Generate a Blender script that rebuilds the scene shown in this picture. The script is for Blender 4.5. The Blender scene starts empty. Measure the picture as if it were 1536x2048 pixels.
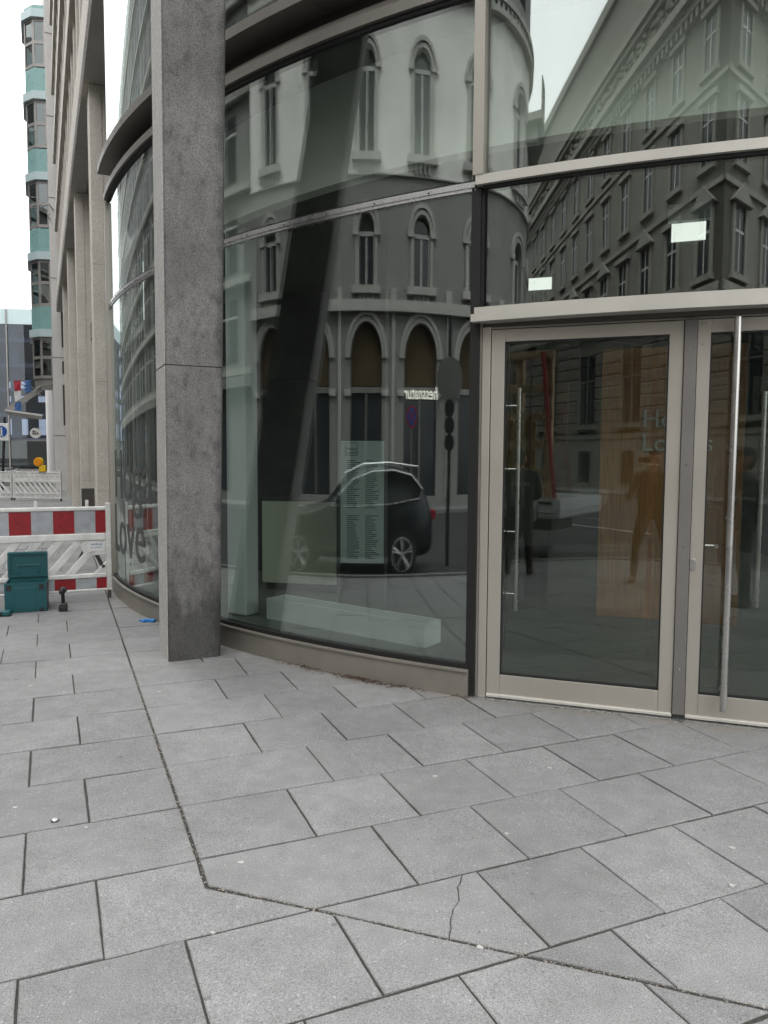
import bpy, bmesh, math, random
from mathutils import Vector, Matrix, noise as mnoise
random.seed(7)
sc = bpy.context.scene
R = math.radians
# ---------------------------------------------------------------- camera
CH = 1.63
def make_camera():
    p, r = R(4.1), R(0.33)
    cp, sp, c, s = math.cos(p), math.sin(p), math.cos(r), math.sin(r)
    right = Vector((c, s*sp, s*cp)); down = Vector((s, -c*sp, -c*cp)); fwd = Vector((0, cp, -sp))
    cam = bpy.data.cameras.new('camera'); o = bpy.data.objects.new('camera', cam)
    sc.collection.objects.link(o)
    m = Matrix((( right.x, -down.x, -fwd.x, 0), (right.y, -down.y, -fwd.y, 0), (right.z, -down.z, -fwd.z, CH), (0, 0, 0, 1)))
    o.matrix_world = m
    cam.sensor_fit = 'HORIZONTAL'; cam.sensor_width = 36; cam.lens = 36*1500/1536
    cam.clip_start = 0.02; cam.clip_end = 2000
    sc.camera = o
make_camera()
# ---------------------------------------------------------------- overcast sky
def make_world():
    w = bpy.data.worlds.new('World'); sc.world = w; w.use_nodes = True
    n, l = w.node_tree.nodes, w.node_tree.links
    n.clear()
    out = n.new('ShaderNodeOutputWorld'); bg = n.new('ShaderNodeBackground')
    sky = n.new('ShaderNodeTexSky'); sky.sky_type = 'NISHITA'; sky.sun_disc = False
    sky.sun_elevation = R(52); sky.sun_rotation = R(30); sky.dust_density = 3; sky.air_density = 1.2
    tc = n.new('ShaderNodeTexCoord')
    ns = n.new('ShaderNodeTexNoise'); ns.inputs['Scale'].default_value = 2.2; ns.inputs['Detail'].default_value = 6
    ns.inputs['Roughness'].default_value = .55
    l.new(tc.outputs['Generated'], ns.inputs['Vector'])
    rp = n.new('ShaderNodeValToRGB'); e = rp.color_ramp.elements
    e[0].position = .30; e[0].color = (34, 34.6, 35.4, 1); e[1].position = .70; e[1].color = (47, 47, 47, 1)
    l.new(ns.outputs['Fac'], rp.inputs['Fac'])
    # standard overcast luminance: three times brighter overhead than at the horizon
    sx = n.new('ShaderNodeSeparateXYZ'); l.new(tc.outputs['Generated'], sx.inputs[0])
    mu = n.new('ShaderNodeMath'); mu.operation = 'MULTIPLY_ADD'; mu.inputs[1].default_value = .95; mu.inputs[2].default_value = .50; mu.use_clamp = False
    cl = n.new('ShaderNodeClamp'); l.new(sx.outputs['Z'], cl.inputs['Value']); l.new(cl.outputs[0], mu.inputs[0])
    gm = n.new('ShaderNodeMixRGB'); gm.blend_type = 'MULTIPLY'; gm.inputs['Fac'].default_value = 1
    l.new(rp.outputs['Color'], gm.inputs['Color1']); l.new(mu.outputs[0], gm.inputs['Color2'])
    mx = n.new('ShaderNodeMixRGB'); mx.inputs['Fac'].default_value = .9
    l.new(sky.outputs['Color'], mx.inputs['Color1']); l.new(gm.outputs['Color'], mx.inputs['Color2'])
    l.new(mx.outputs['Color'], bg.inputs['Color']); bg.inputs['Strength'].default_value = .1
    l.new(bg.outputs['Background'], out.inputs['Surface'])
make_world()
def make_sun():
    d = bpy.data.lights.new('sun', 'SUN'); d.energy = 1.5; d.angle = R(15); d.color = (1, .97, .93)
    o = bpy.data.objects.new('sun', d); sc.collection.objects.link(o)
    el, az = R(52), R(60)                     # towards the sun
    v = Vector((math.cos(el)*math.cos(az), math.cos(el)*math.sin(az), math.sin(el)))
    o.rotation_euler = v.to_track_quat('Z', 'Y').to_euler(); o.location = v*60
make_sun()
vs = sc.view_settings
vs.view_transform = 'Standard'; vs.look = 'None'; vs.gamma = 1; vs.use_curve_mapping = False
vs.exposure = -0.3
cy = sc.cycles
cy.max_bounces = 10; cy.transparent_max_bounces = 24; cy.diffuse_bounces = 4; cy.glossy_bounces = 6
cy.use_denoising = True; cy.sample_clamp_indirect = 6; cy.caustics_reflective = False; cy.caustics_refractive = False

# ---------------------------------------------------------------- mesh helpers
class MB:
    def __init__(s): s.v = []; s.f = []; s.mi = []; s.cur = 0
    def add(s, vs_, fs):
        b = len(s.v); s.v += [tuple(p) for p in vs_]
        for f in fs: s.f.append(tuple(b+i for i in f)); s.mi.append(s.cur)
    def prism(s, pts, z0, z1, fn=None):
        n = len(pts); fn = fn or (lambda a, b, z: (a, b, z))
        vs_ = [fn(p[0], p[1], z0) for p in pts]+[fn(p[0], p[1], z1) for p in pts]
        s.add(vs_, [tuple(range(n-1, -1, -1)), tuple(range(n, 2*n))]+[(i, (i+1) % n, n+(i+1) % n, n+i) for i in range(n)])
    def box(s, x0, x1, y0, y1, z0, z1, fn=None):
        fn = fn or (lambda a, b, z: (a, b, z))
        c = [fn(x, y, z) for z in (z0, z1) for x, y in ((x0, y0), (x1, y0), (x1, y1), (x0, y1))]
        s.add(c, [(3, 2, 1, 0), (4, 5, 6, 7), (0, 1, 5, 4), (1, 2, 6, 5), (2, 3, 7, 6), (3, 0, 4, 7)])
    def face_prism(s, pts, v0, v1, fn):         # outline in (u,z), depth in v
        n = len(pts)
        vs_ = [fn(p[0], v0, p[1]) for p in pts]+[fn(p[0], v1, p[1]) for p in pts]
        s.add(vs_, [tuple(range(n)), tuple(range(2*n-1, n-1, -1))]+[((i+1) % n, i, n+i, n+(i+1) % n) for i in range(n)])
    def band(s, u0, u1, v0, v1, z0, z1, fn, n=1):
        vs_, fs = [], []
        for i in range(n+1):
            u = u0+(u1-u0)*i/n
            vs_ += [fn(u, v0, z0), fn(u, v1, z0), fn(u, v1, z1), fn(u, v0, z1)]
            if i:
                a, b = 4*(i-1), 4*i
                fs += [(a+k, a+(k+1) % 4, b+(k+1) % 4, b+k) for k in range(4)]
        fs += [(3, 2, 1, 0), tuple(4*n+k for k in range(4))]
        s.add(vs_, fs)
    def cyl(s, p, q, r, n=10, r2=None):
        p, q = Vector(p), Vector(q); r2 = r if r2 is None else r2
        d = (q-p).normalized(); a = d.orthogonal().normalized(); b = d.cross(a)
        vs_ = []
        for c, rr in ((p, r), (q, r2)):
            for i in range(n):
                t = 2*math.pi*i/n; vs_.append(c+(a*math.cos(t)+b*math.sin(t))*rr)
        s.add(vs_, [tuple(range(n-1, -1, -1)), tuple(range(n, 2*n))]+[(i, (i+1) % n, n+(i+1) % n, n+i) for i in range(n)])
    def tube(s, path, r, n=8):
        P = [Vector(p) for p in path]; vs_ = []; fs = []
        up = None
        for i, p in enumerate(P):
            d = (P[min(i+1, len(P)-1)]-P[max(i-1, 0)]).normalized()
            if up is None: up = d.orthogonal().normalized()
            a = (up-d*up.dot(d)).normalized(); b = d.cross(a); up = a
            for k in range(n):
                t = 2*math.pi*k/n; vs_.append(p+(a*math.cos(t)+b*math.sin(t))*r)
            if i: fs += [((i-1)*n+k, (i-1)*n+(k+1) % n, i*n+(k+1) % n, i*n+k) for k in range(n)]
        fs += [tuple(range(n-1, -1, -1)), tuple((len(P)-1)*n+k for k in range(n))]
        s.add(vs_, fs)
    def disc(s, c, axis, r, t, n=20, ry=None):
        c = Vector(c); ax = Vector(axis).normalized(); s.cyl(c-ax*t/2, c+ax*t/2, r, n)
    def ring(s, c, axis, r0, r1, t, n=24):
        c = Vector(c); ax = Vector(axis).normalized(); a = ax.orthogonal().normalized(); b = ax.cross(a)
        vs_, fs = [], []
        for i in range(n):
            th = 2*math.pi*i/n; e = a*math.cos(th)+b*math.sin(th)
            vs_ += [c+e*r0-ax*t/2, c+e*r1-ax*t/2, c+e*r1+ax*t/2, c+e*r0+ax*t/2]
            j = (i+1) % n
            fs += [(4*i+k, 4*i+(k+1) % 4, 4*j+(k+1) % 4, 4*j+k) for k in range(4)]
        s.add(vs_, fs)
    def lathe(s, prof, c, n=16):
        vs_, fs = [], []
        for i, (r, z) in enumerate(prof):
            for k in range(n):
                t = 2*math.pi*k/n; vs_.append((c[0]+r*math.cos(t), c[1]+r*math.sin(t), c[2]+z))
            if i: fs += [((i-1)*n+k, (i-1)*n+(k+1) % n, i*n+(k+1) % n, i*n+k) for k in range(n)]
        fs += [tuple(range(n-1, -1, -1)), tuple((len(prof)-1)*n+k for k in range(n))]
        s.add(vs_, fs)
    def mesh(s, name, mats, smooth=False):
        me = bpy.data.meshes.new(name); me.from_pydata(s.v, [], s.f)
        for m in (mats if isinstance(mats, (list, tuple)) else [mats]): me.materials.append(m)
        me.polygons.foreach_set('material_index', s.mi)
        bm = bmesh.new(); bm.from_mesh(me); bmesh.ops.recalc_face_normals(bm, faces=bm.faces); bm.to_mesh(me); bm.free()
        if smooth:
            me.shade_smooth(); me.set_sharp_from_angle(angle=R(32))
        return me
    def build(s, name, mats, parent=None, smooth=False, bevel=0, local=False):
        return link(s.mesh(name, mats, smooth), name, parent, bevel, local)
def basis(o):
    m = o.matrix_basis.copy()
    return basis(o.parent) @ o.matrix_parent_inverse @ m if o.parent else m
def link(me, name, parent=None, bevel=0, local=False):
    o = bpy.data.objects.new(name, me); sc.collection.objects.link(o)
    if parent:
        o.parent = parent
        if not local: o.matrix_parent_inverse = basis(parent).inverted()
    if bevel:
        b = o.modifiers.new('bevel', 'BEVEL'); b.width = bevel; b.segments = 2; b.limit_method = 'ANGLE'; b.angle_limit = R(40)
        b.harden_normals = False
    return o
def tag(o, label=None, cat=None, group=None, kind=None):
    if label: o['label'] = label
    if cat: o['category'] = cat
    if group: o['group'] = group
    if kind: o['kind'] = kind
    return o
def thing(name, loc, label, cat, group=None, rz=0):
    o = bpy.data.objects.new(name, None); sc.collection.objects.link(o); o.empty_display_size = .2
    o.location = loc; o.rotation_euler = (0, 0, rz)
    return tag(o, label, cat, group)
def frame(ox, oy, ang, oz=0):
    """u along ang, v to the right-hand side of it turned -90 deg (outward), z up"""
    c, s = math.cos(ang), math.sin(ang)
    return lambda u, v, z: (ox+c*u+s*v, oy+s*u-c*v, oz+z)
def copy_tree(o, parent=None):
    c = o.copy(); sc.collection.objects.link(c)
    if parent: c.parent = parent
    for ch in o.children: copy_tree(ch, c)
    return c
def text_mesh(body, size, fn, depth=.01, res=3, bold=0):
    cu = bpy.data.curves.new('lettering', 'FONT'); cu.body = body; cu.size = size; cu.extrude = depth/2; cu.resolution_u = res
    cu.offset = bold
    o = bpy.data.objects.new('lettering', cu); sc.collection.objects.link(o)
    dg = bpy.context.evaluated_depsgraph_get(); me = bpy.data.meshes.new_from_object(o.evaluated_get(dg))
    bpy.data.objects.remove(o)
    for v in me.vertices: v.co = Vector(fn(v.co.x, v.co.y, v.co.z))
    return me
def put_text(name, body, size, fn, mat, parent, depth=.01, res=3, bold=0):
    me = text_mesh(body, size, fn, depth, res, bold); me.materials.clear(); me.materials.append(mat)
    return link(me, name, parent)

# ---------------------------------------------------------------- materials
def nt(name):
    m = bpy.data.materials.new(name); m.use_nodes = True
    t = m.node_tree; return m, t.nodes, t.links, t.nodes['Principled BSDF']
def noise_node(n, l, scale, detail=4, vec=None, stretch=None, rough=.55):
    t = n.new('ShaderNodeTexNoise'); t.inputs['Scale'].default_value = scale; t.inputs['Detail'].default_value = detail
    t.inputs['Roughness'].default_value = rough
    c = vec
    if c is None:
        tc = n.new('ShaderNodeTexCoord'); c = tc.outputs['Object']
    if stretch:
        mp = n.new('ShaderNodeMapping'); mp.inputs['Scale'].default_value = stretch; l.new(c, mp.inputs['Vector']); c = mp.outputs['Vector']
    l.new(c, t.inputs['Vector']); return t
def ramp(n, l, src, stops):
    r = n.new('ShaderNodeValToRGB'); e = r.color_ramp.elements
    while len(e) < len(stops): e.new(.5)
    for k, (p, c) in zip(e, stops):
        k.position = p; k.color = c if len(c) == 4 else (*c, 1)
    l.new(src, r.inputs['Fac']); return r
def mult(n, l, a, b, fac=1, mode='MULTIPLY'):
    m = n.new('ShaderNodeMixRGB'); m.blend_type = mode; m.inputs['Fac'].default_value = fac
    for s, i in ((a, 'Color1'), (b, 'Color2')):
        if hasattr(s, 'default_value') or hasattr(s, 'links'): l.new(s, m.inputs[i])
        else: m.inputs[i].default_value = s if len(s) == 4 else (*s, 1)
    return m.outputs['Color']
def g(v): return (v, v, v)
def mat(name, col, rough=.6, metal=0, var=.12, vs_=3, fine=0, fs=120, bump=0, bs=80, stretch=None, rnd=0, spec=.5):
    m, n, l, b = nt(name)
    c = (*col, 1)
    t = noise_node(n, l, vs_, 5, stretch=stretch)
    r = ramp(n, l, t.outputs['Fac'], [(.25, g(1-var)), (.75, g(1+var*.6))])
    out = mult(n, l, c, r.outputs['Color'])
    if fine:
        t2 = noise_node(n, l, fs, 2); r2 = ramp(n, l, t2.outputs['Fac'], [(.35, g(1-fine)), (.65, g(1+fine*.7))])
        out = mult(n, l, out, r2.outputs['Color'])
    if rnd:
        oi = n.new('ShaderNodeObjectInfo'); rr = ramp(n, l, oi.outputs['Random'], [(0, g(1-rnd)), (1, g(1+rnd))])
        out = mult(n, l, out, rr.outputs['Color'])
    l.new(out, b.inputs['Base Color'])
    rv = ramp(n, l, t.outputs['Fac'], [(.2, g(max(0, rough-.08))), (.8, g(min(1, rough+.08)))])
    l.new(rv.outputs['Color'], b.inputs['Roughness'])
    b.inputs['Metallic'].default_value = metal; b.inputs['Specular IOR Level'].default_value = spec
    if bump:
        t3 = noise_node(n, l, bs, 3); bp = n.new('ShaderNodeBump'); bp.inputs['Strength'].default_value = bump; bp.inputs['Distance'].default_value = .004
        l.new(t3.outputs['Fac'], bp.inputs['Height']); l.new(bp.outputs['Normal'], b.inputs['Normal'])
    return m
def glass_mat(name, tint, r0, wob=0.0):
    m = bpy.data.materials.new(name); m.use_nodes = True; n, l = m.node_tree.nodes, m.node_tree.links; n.clear()
    out = n.new('ShaderNodeOutputMaterial'); mx = n.new('ShaderNodeMixShader'); tr = n.new('ShaderNodeBsdfTransparent'); gl = n.new('ShaderNodeBsdfGlossy')
    tr.inputs['Color'].default_value = (*tint, 1); gl.inputs['Roughness'].default_value = 0; gl.inputs['Color'].default_value = (.93, .98, .97, 1)
    lw = n.new('ShaderNodeLayerWeight'); lw.inputs['Blend'].default_value = .5
    pw = n.new('ShaderNodeMath'); pw.operation = 'POWER'; pw.inputs[1].default_value = 5; l.new(lw.outputs['Facing'], pw.inputs[0])
    ma = n.new('ShaderNodeMath'); ma.operation = 'MULTIPLY_ADD'; ma.inputs[1].default_value = 1-r0; ma.inputs[2].default_value = r0; l.new(pw.outputs[0], ma.inputs[0])
    l.new(ma.outputs[0], mx.inputs[0]); l.new(tr.outputs[0], mx.inputs[1]); l.new(gl.outputs[0], mx.inputs[2]); l.new(mx.outputs[0], out.inputs['Surface'])
    if wob:
        t = noise_node(n, l, .9, 1); bp = n.new('ShaderNodeBump'); bp.inputs['Strength'].default_value = 1; bp.inputs['Distance'].default_value = wob
        l.new(t.outputs['Fac'], bp.inputs['Height']); l.new(bp.outputs['Normal'], gl.inputs['Normal'])
    return m
def emit_mat(name, col, s):
    m = bpy.data.materials.new(name); m.use_nodes = True; n, l = m.node_tree.nodes, m.node_tree.links; n.clear()
    out = n.new('ShaderNodeOutputMaterial'); e = n.new('ShaderNodeEmission'); e.inputs['Color'].default_value = (*col, 1); e.inputs['Strength'].default_value = s
    l.new(e.outputs[0], out.inputs['Surface']); return m
def paver_mat():
    m, n, l, b = nt('paver_concrete')
    ge = n.new('ShaderNodeNewGeometry'); P = ge.outputs['Position']
    big = noise_node(n, l, 1.3, 5, P); mid = noise_node(n, l, 9, 5, P); fin = noise_node(n, l, 210, 2, P); grit = n.new('ShaderNodeTexVoronoi')
    grit.inputs['Scale'].default_value = 115; l.new(P, grit.inputs['Vector'])
    oi = n.new('ShaderNodeObjectInfo')
    c = mult(n, l, (.222, .221, .217), ramp(n, l, big.outputs['Fac'], [(.3, g(.86)), (.7, g(1.1))]).outputs['Color'])
    c = mult(n, l, c, ramp(n, l, mid.outputs['Fac'], [(.3, g(.88)), (.7, g(1.07))]).outputs['Color'])
    c = mult(n, l, c, ramp(n, l, oi.outputs['Random'], [(0, g(.90)), (1, g(1.08))]).outputs['Color'])
    c = mult(n, l, c, ramp(n, l, fin.outputs['Fac'], [(.33, g(.56)), (.46, g(.98)), (.56, g(1.02)), (.69, g(1.40))]).outputs['Color'])
    gc = ramp(n, l, grit.outputs['Color'], [(.0, g(.55)), (.1, g(.95)), (.86, g(1)), (.93, g(1.55))])
    c = mult(n, l, c, gc.outputs['Color'], .55)
    # old drips and grey stains
    st = noise_node(n, l, 22, 2, P); c = mult(n, l, c, ramp(n, l, st.outputs['Fac'], [(.24, g(.62)), (.30, g(1))]).outputs['Color'])
    # sandy sediment washed up against the round plinth, with a ragged edge
    ds = n.new('ShaderNodeVectorMath'); ds.operation = 'DISTANCE'; mp = n.new('ShaderNodeMapping'); mp.inputs['Scale'].default_value = (1, 1, 0); l.new(P, mp.inputs['Vector'])
    l.new(mp.outputs['Vector'], ds.inputs[0]); ds.inputs[1].default_value = (4.38, 12.58, 0)
    sn = noise_node(n, l, 3.2, 6, P, rough=.7); sm = n.new('ShaderNodeMath'); sm.operation = 'MULTIPLY_ADD'; l.new(sn.outputs['Fac'], sm.inputs[0]); sm.inputs[1].default_value = .55; l.new(ds.outputs['Value'], sm.inputs[2])
    sr = n.new('ShaderNodeMapRange'); l.new(sm.outputs[0], sr.inputs['Value']); sr.inputs['From Min'].default_value = 8.66; sr.inputs['From Max'].default_value = 8.82; sr.inputs['To Min'].default_value = .62; sr.inputs['To Max'].default_value = 0
    sc2 = n.new('ShaderNodeMixRGB'); l.new(sr.outputs[0], sc2.inputs['Fac']); l.new(c, sc2.inputs['Color1']); sc2.inputs['Color2'].default_value = (.19, .165, .135, 1); c = sc2.outputs['Color']
    l.new(c, b.inputs['Base Color']); b.inputs['Roughness'].default_value = .82; b.inputs['Specular IOR Level'].default_value = .35
    bp = n.new('ShaderNodeBump'); bp.inputs['Strength'].default_value = .35; bp.inputs['Distance'].default_value = .002
    l.new(fin.outputs['Fac'], bp.inputs['Height']); l.new(bp.outputs['Normal'], b.inputs['Normal'])
    return m
def column_mat():
    m, n, l, b = nt('weathered_concrete')
    ge = n.new('ShaderNodeNewGeometry'); P = ge.outputs['Position']
    a = noise_node(n, l, 1.6, 6, P, rough=.65); d = noise_node(n, l, 16, 5, P, stretch=(1, 1, .55)); f = noise_node(n, l, 130, 3, P)
    pit = n.new('ShaderNodeTexVoronoi'); pit.inputs['Scale'].default_value = 34; l.new(P, pit.inputs['Vector'])
    c = mult(n, l, (.190, .184, .177), ramp(n, l, a.outputs['Fac'], [(.3, g(.70)), (.7, g(1.22))]).outputs['Color'])
    c = mult(n, l, c, ramp(n, l, d.outputs['Fac'], [(.28, g(.62)), (.46, g(1)), (.75, g(1.14))]).outputs['Color'])
    c = mult(n, l, c, ramp(n, l, f.outputs['Fac'], [(.34, g(.52)), (.5, g(1)), (.66, g(1.28))]).outputs['Color'])
    pr = ramp(n, l, pit.outputs['Distance'], [(.06, g(.22)), (.17, g(1))]); msk = noise_node(n, l, 5, 3, P)
    mk = ramp(n, l, msk.outputs['Fac'], [(.45, g(0)), (.56, g(1))])
    mm = n.new('ShaderNodeMixRGB'); mm.blend_type = 'MULTIPLY'; l.new(mk.outputs['Color'], mm.inputs['Fac']); l.new(c, mm.inputs['Color1']); l.new(pr.outputs['Color'], mm.inputs['Color2'])
    # splash dirt at the foot, darkened further as painted contact shade, and cloudy wear
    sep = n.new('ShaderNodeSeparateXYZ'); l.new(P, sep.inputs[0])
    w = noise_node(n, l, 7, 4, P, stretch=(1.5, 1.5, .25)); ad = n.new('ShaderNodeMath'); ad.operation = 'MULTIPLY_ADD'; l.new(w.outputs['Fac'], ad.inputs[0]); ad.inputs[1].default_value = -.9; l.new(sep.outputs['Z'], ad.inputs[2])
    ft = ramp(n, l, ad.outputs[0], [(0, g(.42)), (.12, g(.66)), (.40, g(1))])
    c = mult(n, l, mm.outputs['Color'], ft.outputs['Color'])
    # damp dark run-off marks down the right arris
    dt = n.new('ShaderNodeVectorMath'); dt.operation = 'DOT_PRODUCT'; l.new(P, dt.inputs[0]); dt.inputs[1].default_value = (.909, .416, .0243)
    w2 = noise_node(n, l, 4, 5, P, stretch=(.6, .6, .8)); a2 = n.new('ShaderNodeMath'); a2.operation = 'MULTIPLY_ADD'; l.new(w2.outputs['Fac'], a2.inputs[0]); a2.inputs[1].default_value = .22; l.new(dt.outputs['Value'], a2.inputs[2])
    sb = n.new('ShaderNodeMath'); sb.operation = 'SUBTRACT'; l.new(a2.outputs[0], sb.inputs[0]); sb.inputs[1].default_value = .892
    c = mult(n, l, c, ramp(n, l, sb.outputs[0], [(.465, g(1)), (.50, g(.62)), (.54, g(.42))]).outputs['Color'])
    l.new(c, b.inputs['Base Color']); b.inputs['Roughness'].default_value = .75
    bp = n.new('ShaderNodeBump'); bp.inputs['Strength'].default_value = .4; bp.inputs['Distance'].default_value = .003
    l.new(f.outputs['Fac'], bp.inputs['Height']); l.new(bp.outputs['Normal'], b.inputs['Normal'])
    return m
def wood_mat(name, col, sc_=(14, 14, .7)):
    m, n, l, b = nt(name)
    t = noise_node(n, l, 5, 5, stretch=sc_); t2 = noise_node(n, l, 1.4, 3)
    c = mult(n, l, (*col, 1), ramp(n, l, t.outputs['Fac'], [(.3, g(.66)), (.7, g(1.2))]).outputs['Color'])
    c = mult(n, l, c, ramp(n, l, t2.outputs['Fac'], [(.3, g(.88)), (.7, g(1.1))]).outputs['Color'])
    l.new(c, b.inputs['Base Color']); b.inputs['Roughness'].default_value = .42; return m
def floor_mat():
    m, n, l, b = nt('streaked_lobby_floor')
    t = noise_node(n, l, 4, 5, stretch=(1.2, 16, 1))
    c = mult(n, l, (.085, .092, .08, 1), ramp(n, l, t.outputs['Fac'], [(.3, g(.55)), (.7, g(1.4))]).outputs['Color'])
    l.new(c, b.inputs['Base Color']); b.inputs['Roughness'].default_value = .5; return m
M = {}
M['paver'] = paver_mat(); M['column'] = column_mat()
M['colface_lit'] = mat('column_face_painted_light', (.47, .45, .42), .7, var=.22, vs_=4, fine=.25, fs=60, bump=.3, stretch=(6, 6, .8))  # pale tone carries painted sky light for the column's street side
M['sand'] = mat('joint_sand', (.045, .042, .036), .95, var=.5, vs_=60, fine=.5, fs=300, bump=.6)
M['champ'] = mat('champagne_metal', (.42, .395, .345), .40, .4, var=.06, vs_=1.5, fine=.05, fs=260)
M['champ2'] = mat('champagne_metal_plinth', (.27, .25, .215), .45, .35, var=.22, vs_=2.2, fine=.08, fs=150)
M['white_metal'] = mat('pale_transom_metal', (.56, .54, .485), .38, .3, var=.06, vs_=2)
M['post'] = mat('grey_post_metal', (.17, .16, .15), .5, .2, var=.08)
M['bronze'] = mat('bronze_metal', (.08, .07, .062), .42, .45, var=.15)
M['bronze2'] = mat('warm_grey_metal', (.20, .187, .165), .42, .35, var=.12)
M['chrome'] = mat('aluminium_bar', (.60, .60, .60), .28, .9, var=.1, vs_=12, stretch=(1, 1, .1))
M['steel'] = mat('brushed_steel', (.56, .55, .53), .28, 1, var=.08, vs_=6)
M['gasket'] = mat('black_gasket', (.012, .012, .013), .6, var=.5, vs_=30)
M['grime'] = mat('grimy_gasket', (.008, .0076, .007), .7, var=.7, vs_=60, fine=.7, fs=200, bump=.8)
M['glass'] = glass_mat('facade_glass', (.865, .905, .88), .155, .0012)
M['doorglass'] = glass_mat('door_glass', (.89, .905, .88), .056, .0003)
M['thinglass'] = glass_mat('clear_glass', (.93, .97, .95), .04)
M['frost'] = mat('frosted_lettering', (.07, .07, .07), .6, var=.05)
M['stone'] = mat('pale_pier_stone', (.64, .60, .53), .7, var=.14, vs_=2, fine=.16, fs=45, bump=.2)
M['soffit'] = mat('soffit_concrete', (.30, .285, .26), .8, var=.12, vs_=2, fine=.1)
M['dark'] = mat('dark_interior', (.035, .035, .035), .9)
M['wall_in'] = mat('lobby_wall', (.13, .135, .12), .8, var=.05)
M['bulk'] = mat('lobby_bulkhead', (.86, .87, .80), .8, var=.04)
M['ceil'] = mat('lobby_ceiling', (.09, .092, .075), .8, var=.04)
M['floor'] = floor_mat()
M['wood'] = wood_mat('veneer_wood', (.34, .145, .048))
M['wood2'] = wood_mat('veneer_wood_dark', (.19, .08, .027))
M['desk'] = mat('desk_panel', (.40, .42, .34), .5, var=.05)
M['white'] = mat('white_lacquer', (.52, .55, .54), .45, var=.04)
M['board'] = mat('pale_board', (.36, .42, .41), .4, var=.03)
M['ink'] = mat('black_ink', (.02, .02, .022), .6)
M['letter'] = mat('brushed_letter', (.42, .42, .40), .4, .5)
M['asphalt'] = mat('asphalt', (.045, .045, .046), .85, var=.2, vs_=1.2, fine=.25, fs=140, bump=.4)
M['kerb'] = mat('kerb_granite', (.20, .197, .19), .8, var=.15, fine=.2, fs=150)
M['paint'] = mat('road_paint', (.5, .5, .49), .7, var=.25, vs_=8)
# ---------------------------------------------------------------- plan of the place
CX, CY, DR = 4.38, 12.58, 8.42                  # round glass corner: centre and radius
ST = R(114.6)                                   # direction of the side street
out1 = Vector((math.cos(R(204.6)), math.sin(R(204.6)))); out2 = Vector((math.cos(R(294.6)), math.sin(R(294.6))))
Cc = Vector((CX, CY))
def drum(a, v, z):
    r = DR+v; return (CX+r*math.cos(R(a)), CY+r*math.sin(R(a)), z)
def cam_px(x, y, z):
    p, r = R(4.1), R(.33); cp, sp, c, s = math.cos(p), math.sin(p), math.cos(r), math.sin(r)
    zz = z-CH; b2 = -zz*cp-y*sp; w = y*cp-zz*sp; a = c*x-s*b2; b = s*x+c*b2
    if w < .05: return None
    return 768+1500*a/w, 1024+1500*b/w
K1, K2 = 8.27+3.6, 8.37+4.2                     # kerb distances from the corner centre
# ---------------------------------------------------------------- ground
def ground():
    mb = MB(); mb.add([(-400, -400, -.11), (400, -400, -.11), (400, 400, -.11), (-400, 400, -.11)], [(0, 1, 2, 3)])
    tag(mb.build('road', M['asphalt']), kind='structure')
    def pt(a, b): q = Cc+out1*a+out2*b; return (q.x, q.y)
    L = 130
    pl = [pt(-60, -L), pt(K1, -L), pt(K1, K2-2.5), pt(K1-.35, K2-1.2), pt(K1-1.2, K2-.35), pt(K1-2.5, K2), pt(-L, K2), pt(-L, -60)]
    mb = MB(); mb.prism(pl, -.2, -.007)
    pv = tag(mb.build('pavement', M['sand']), kind='structure')
    # kerb of granite along both streets
    kp = pl[1:7]; mb = MB()
    for i in range(len(kp)-1):
        a, b = Vector(kp[i]), Vector(kp[i+1]); d = (b-a).normalized(); nn = Vector((-d.y, d.x))
        n = max(1, min(40, int((b-a).length/1.0)))
        for k in range(n):
            p, q = a.lerp(b, k/n)+d*.004, a.lerp(b, (k+1)/n)-d*.004
            mb.prism([tuple(p), tuple(q), tuple(q-nn*.15), tuple(p-nn*.15)], -.2, .004)
    tag(mb.build('kerb', M['kerb'], pv), kind='stuff')
    return pv, pt, pl
PAVE, STPT, PLINE = ground()
def clip(poly, nx, ny, d):                       # keep nx*x+ny*y <= d
    o = []
    for i in range(len(poly)):
        a, b = poly[i], poly[(i+1) % len(poly)]
        fa, fb = nx*a[0]+ny*a[1]-d, nx*b[0]+ny*b[1]-d
        if fa <= 0: o.append(a)
        if fa*fb < 0:
            t = fa/(fa-fb); o.append((a[0]+(b[0]-a[0])*t, a[1]+(b[1]-a[1])*t))
    return o
def area(p): return .5*sum(p[i][0]*p[(i+1) % len(p)][1]-p[(i+1) % len(p)][0]*p[i][1] for i in range(len(p)))
def inset(poly, d, keep=None):
    if area(poly) < 0: poly = poly[::-1]
    o = poly
    for i in range(len(poly)):
        a, b = poly[i], poly[(i+1) % len(poly)]
        ex, ey = b[0]-a[0], b[1]-a[1]; L = math.hypot(ex, ey)
        if L < 1e-5: continue
        nx, ny = ey/L, -ex/L
        dd = d
        if keep: dd = keep((a[0]+b[0])/2, (a[1]+b[1])/2, d)
        o = clip(o, nx, ny, nx*a[0]+ny*a[1]-dd)
        if len(o) < 3: return []
    return o
def rough_edges(p, amp, step):
    o = []
    for i in range(len(p)):
        a, b = Vector(p[i]), Vector(p[(i+1) % len(p)]); L = (b-a).length; n = max(1, int(L/step))
        nn = Vector((-(b-a).y, (b-a).x)).normalized() if L > 0 else Vector((0, 0))
        o.append(tuple(a))
        for k in range(1, n):
            q = a.lerp(b, k/n); j = abs(mnoise.noise((q.x*23, q.y*23, i*3.1)))*amp
            o.append(tuple(q+nn*j))
    return o
GA = R(22.7); GU = (math.cos(GA), math.sin(GA)); GV = (-math.sin(GA), math.cos(GA))
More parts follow.
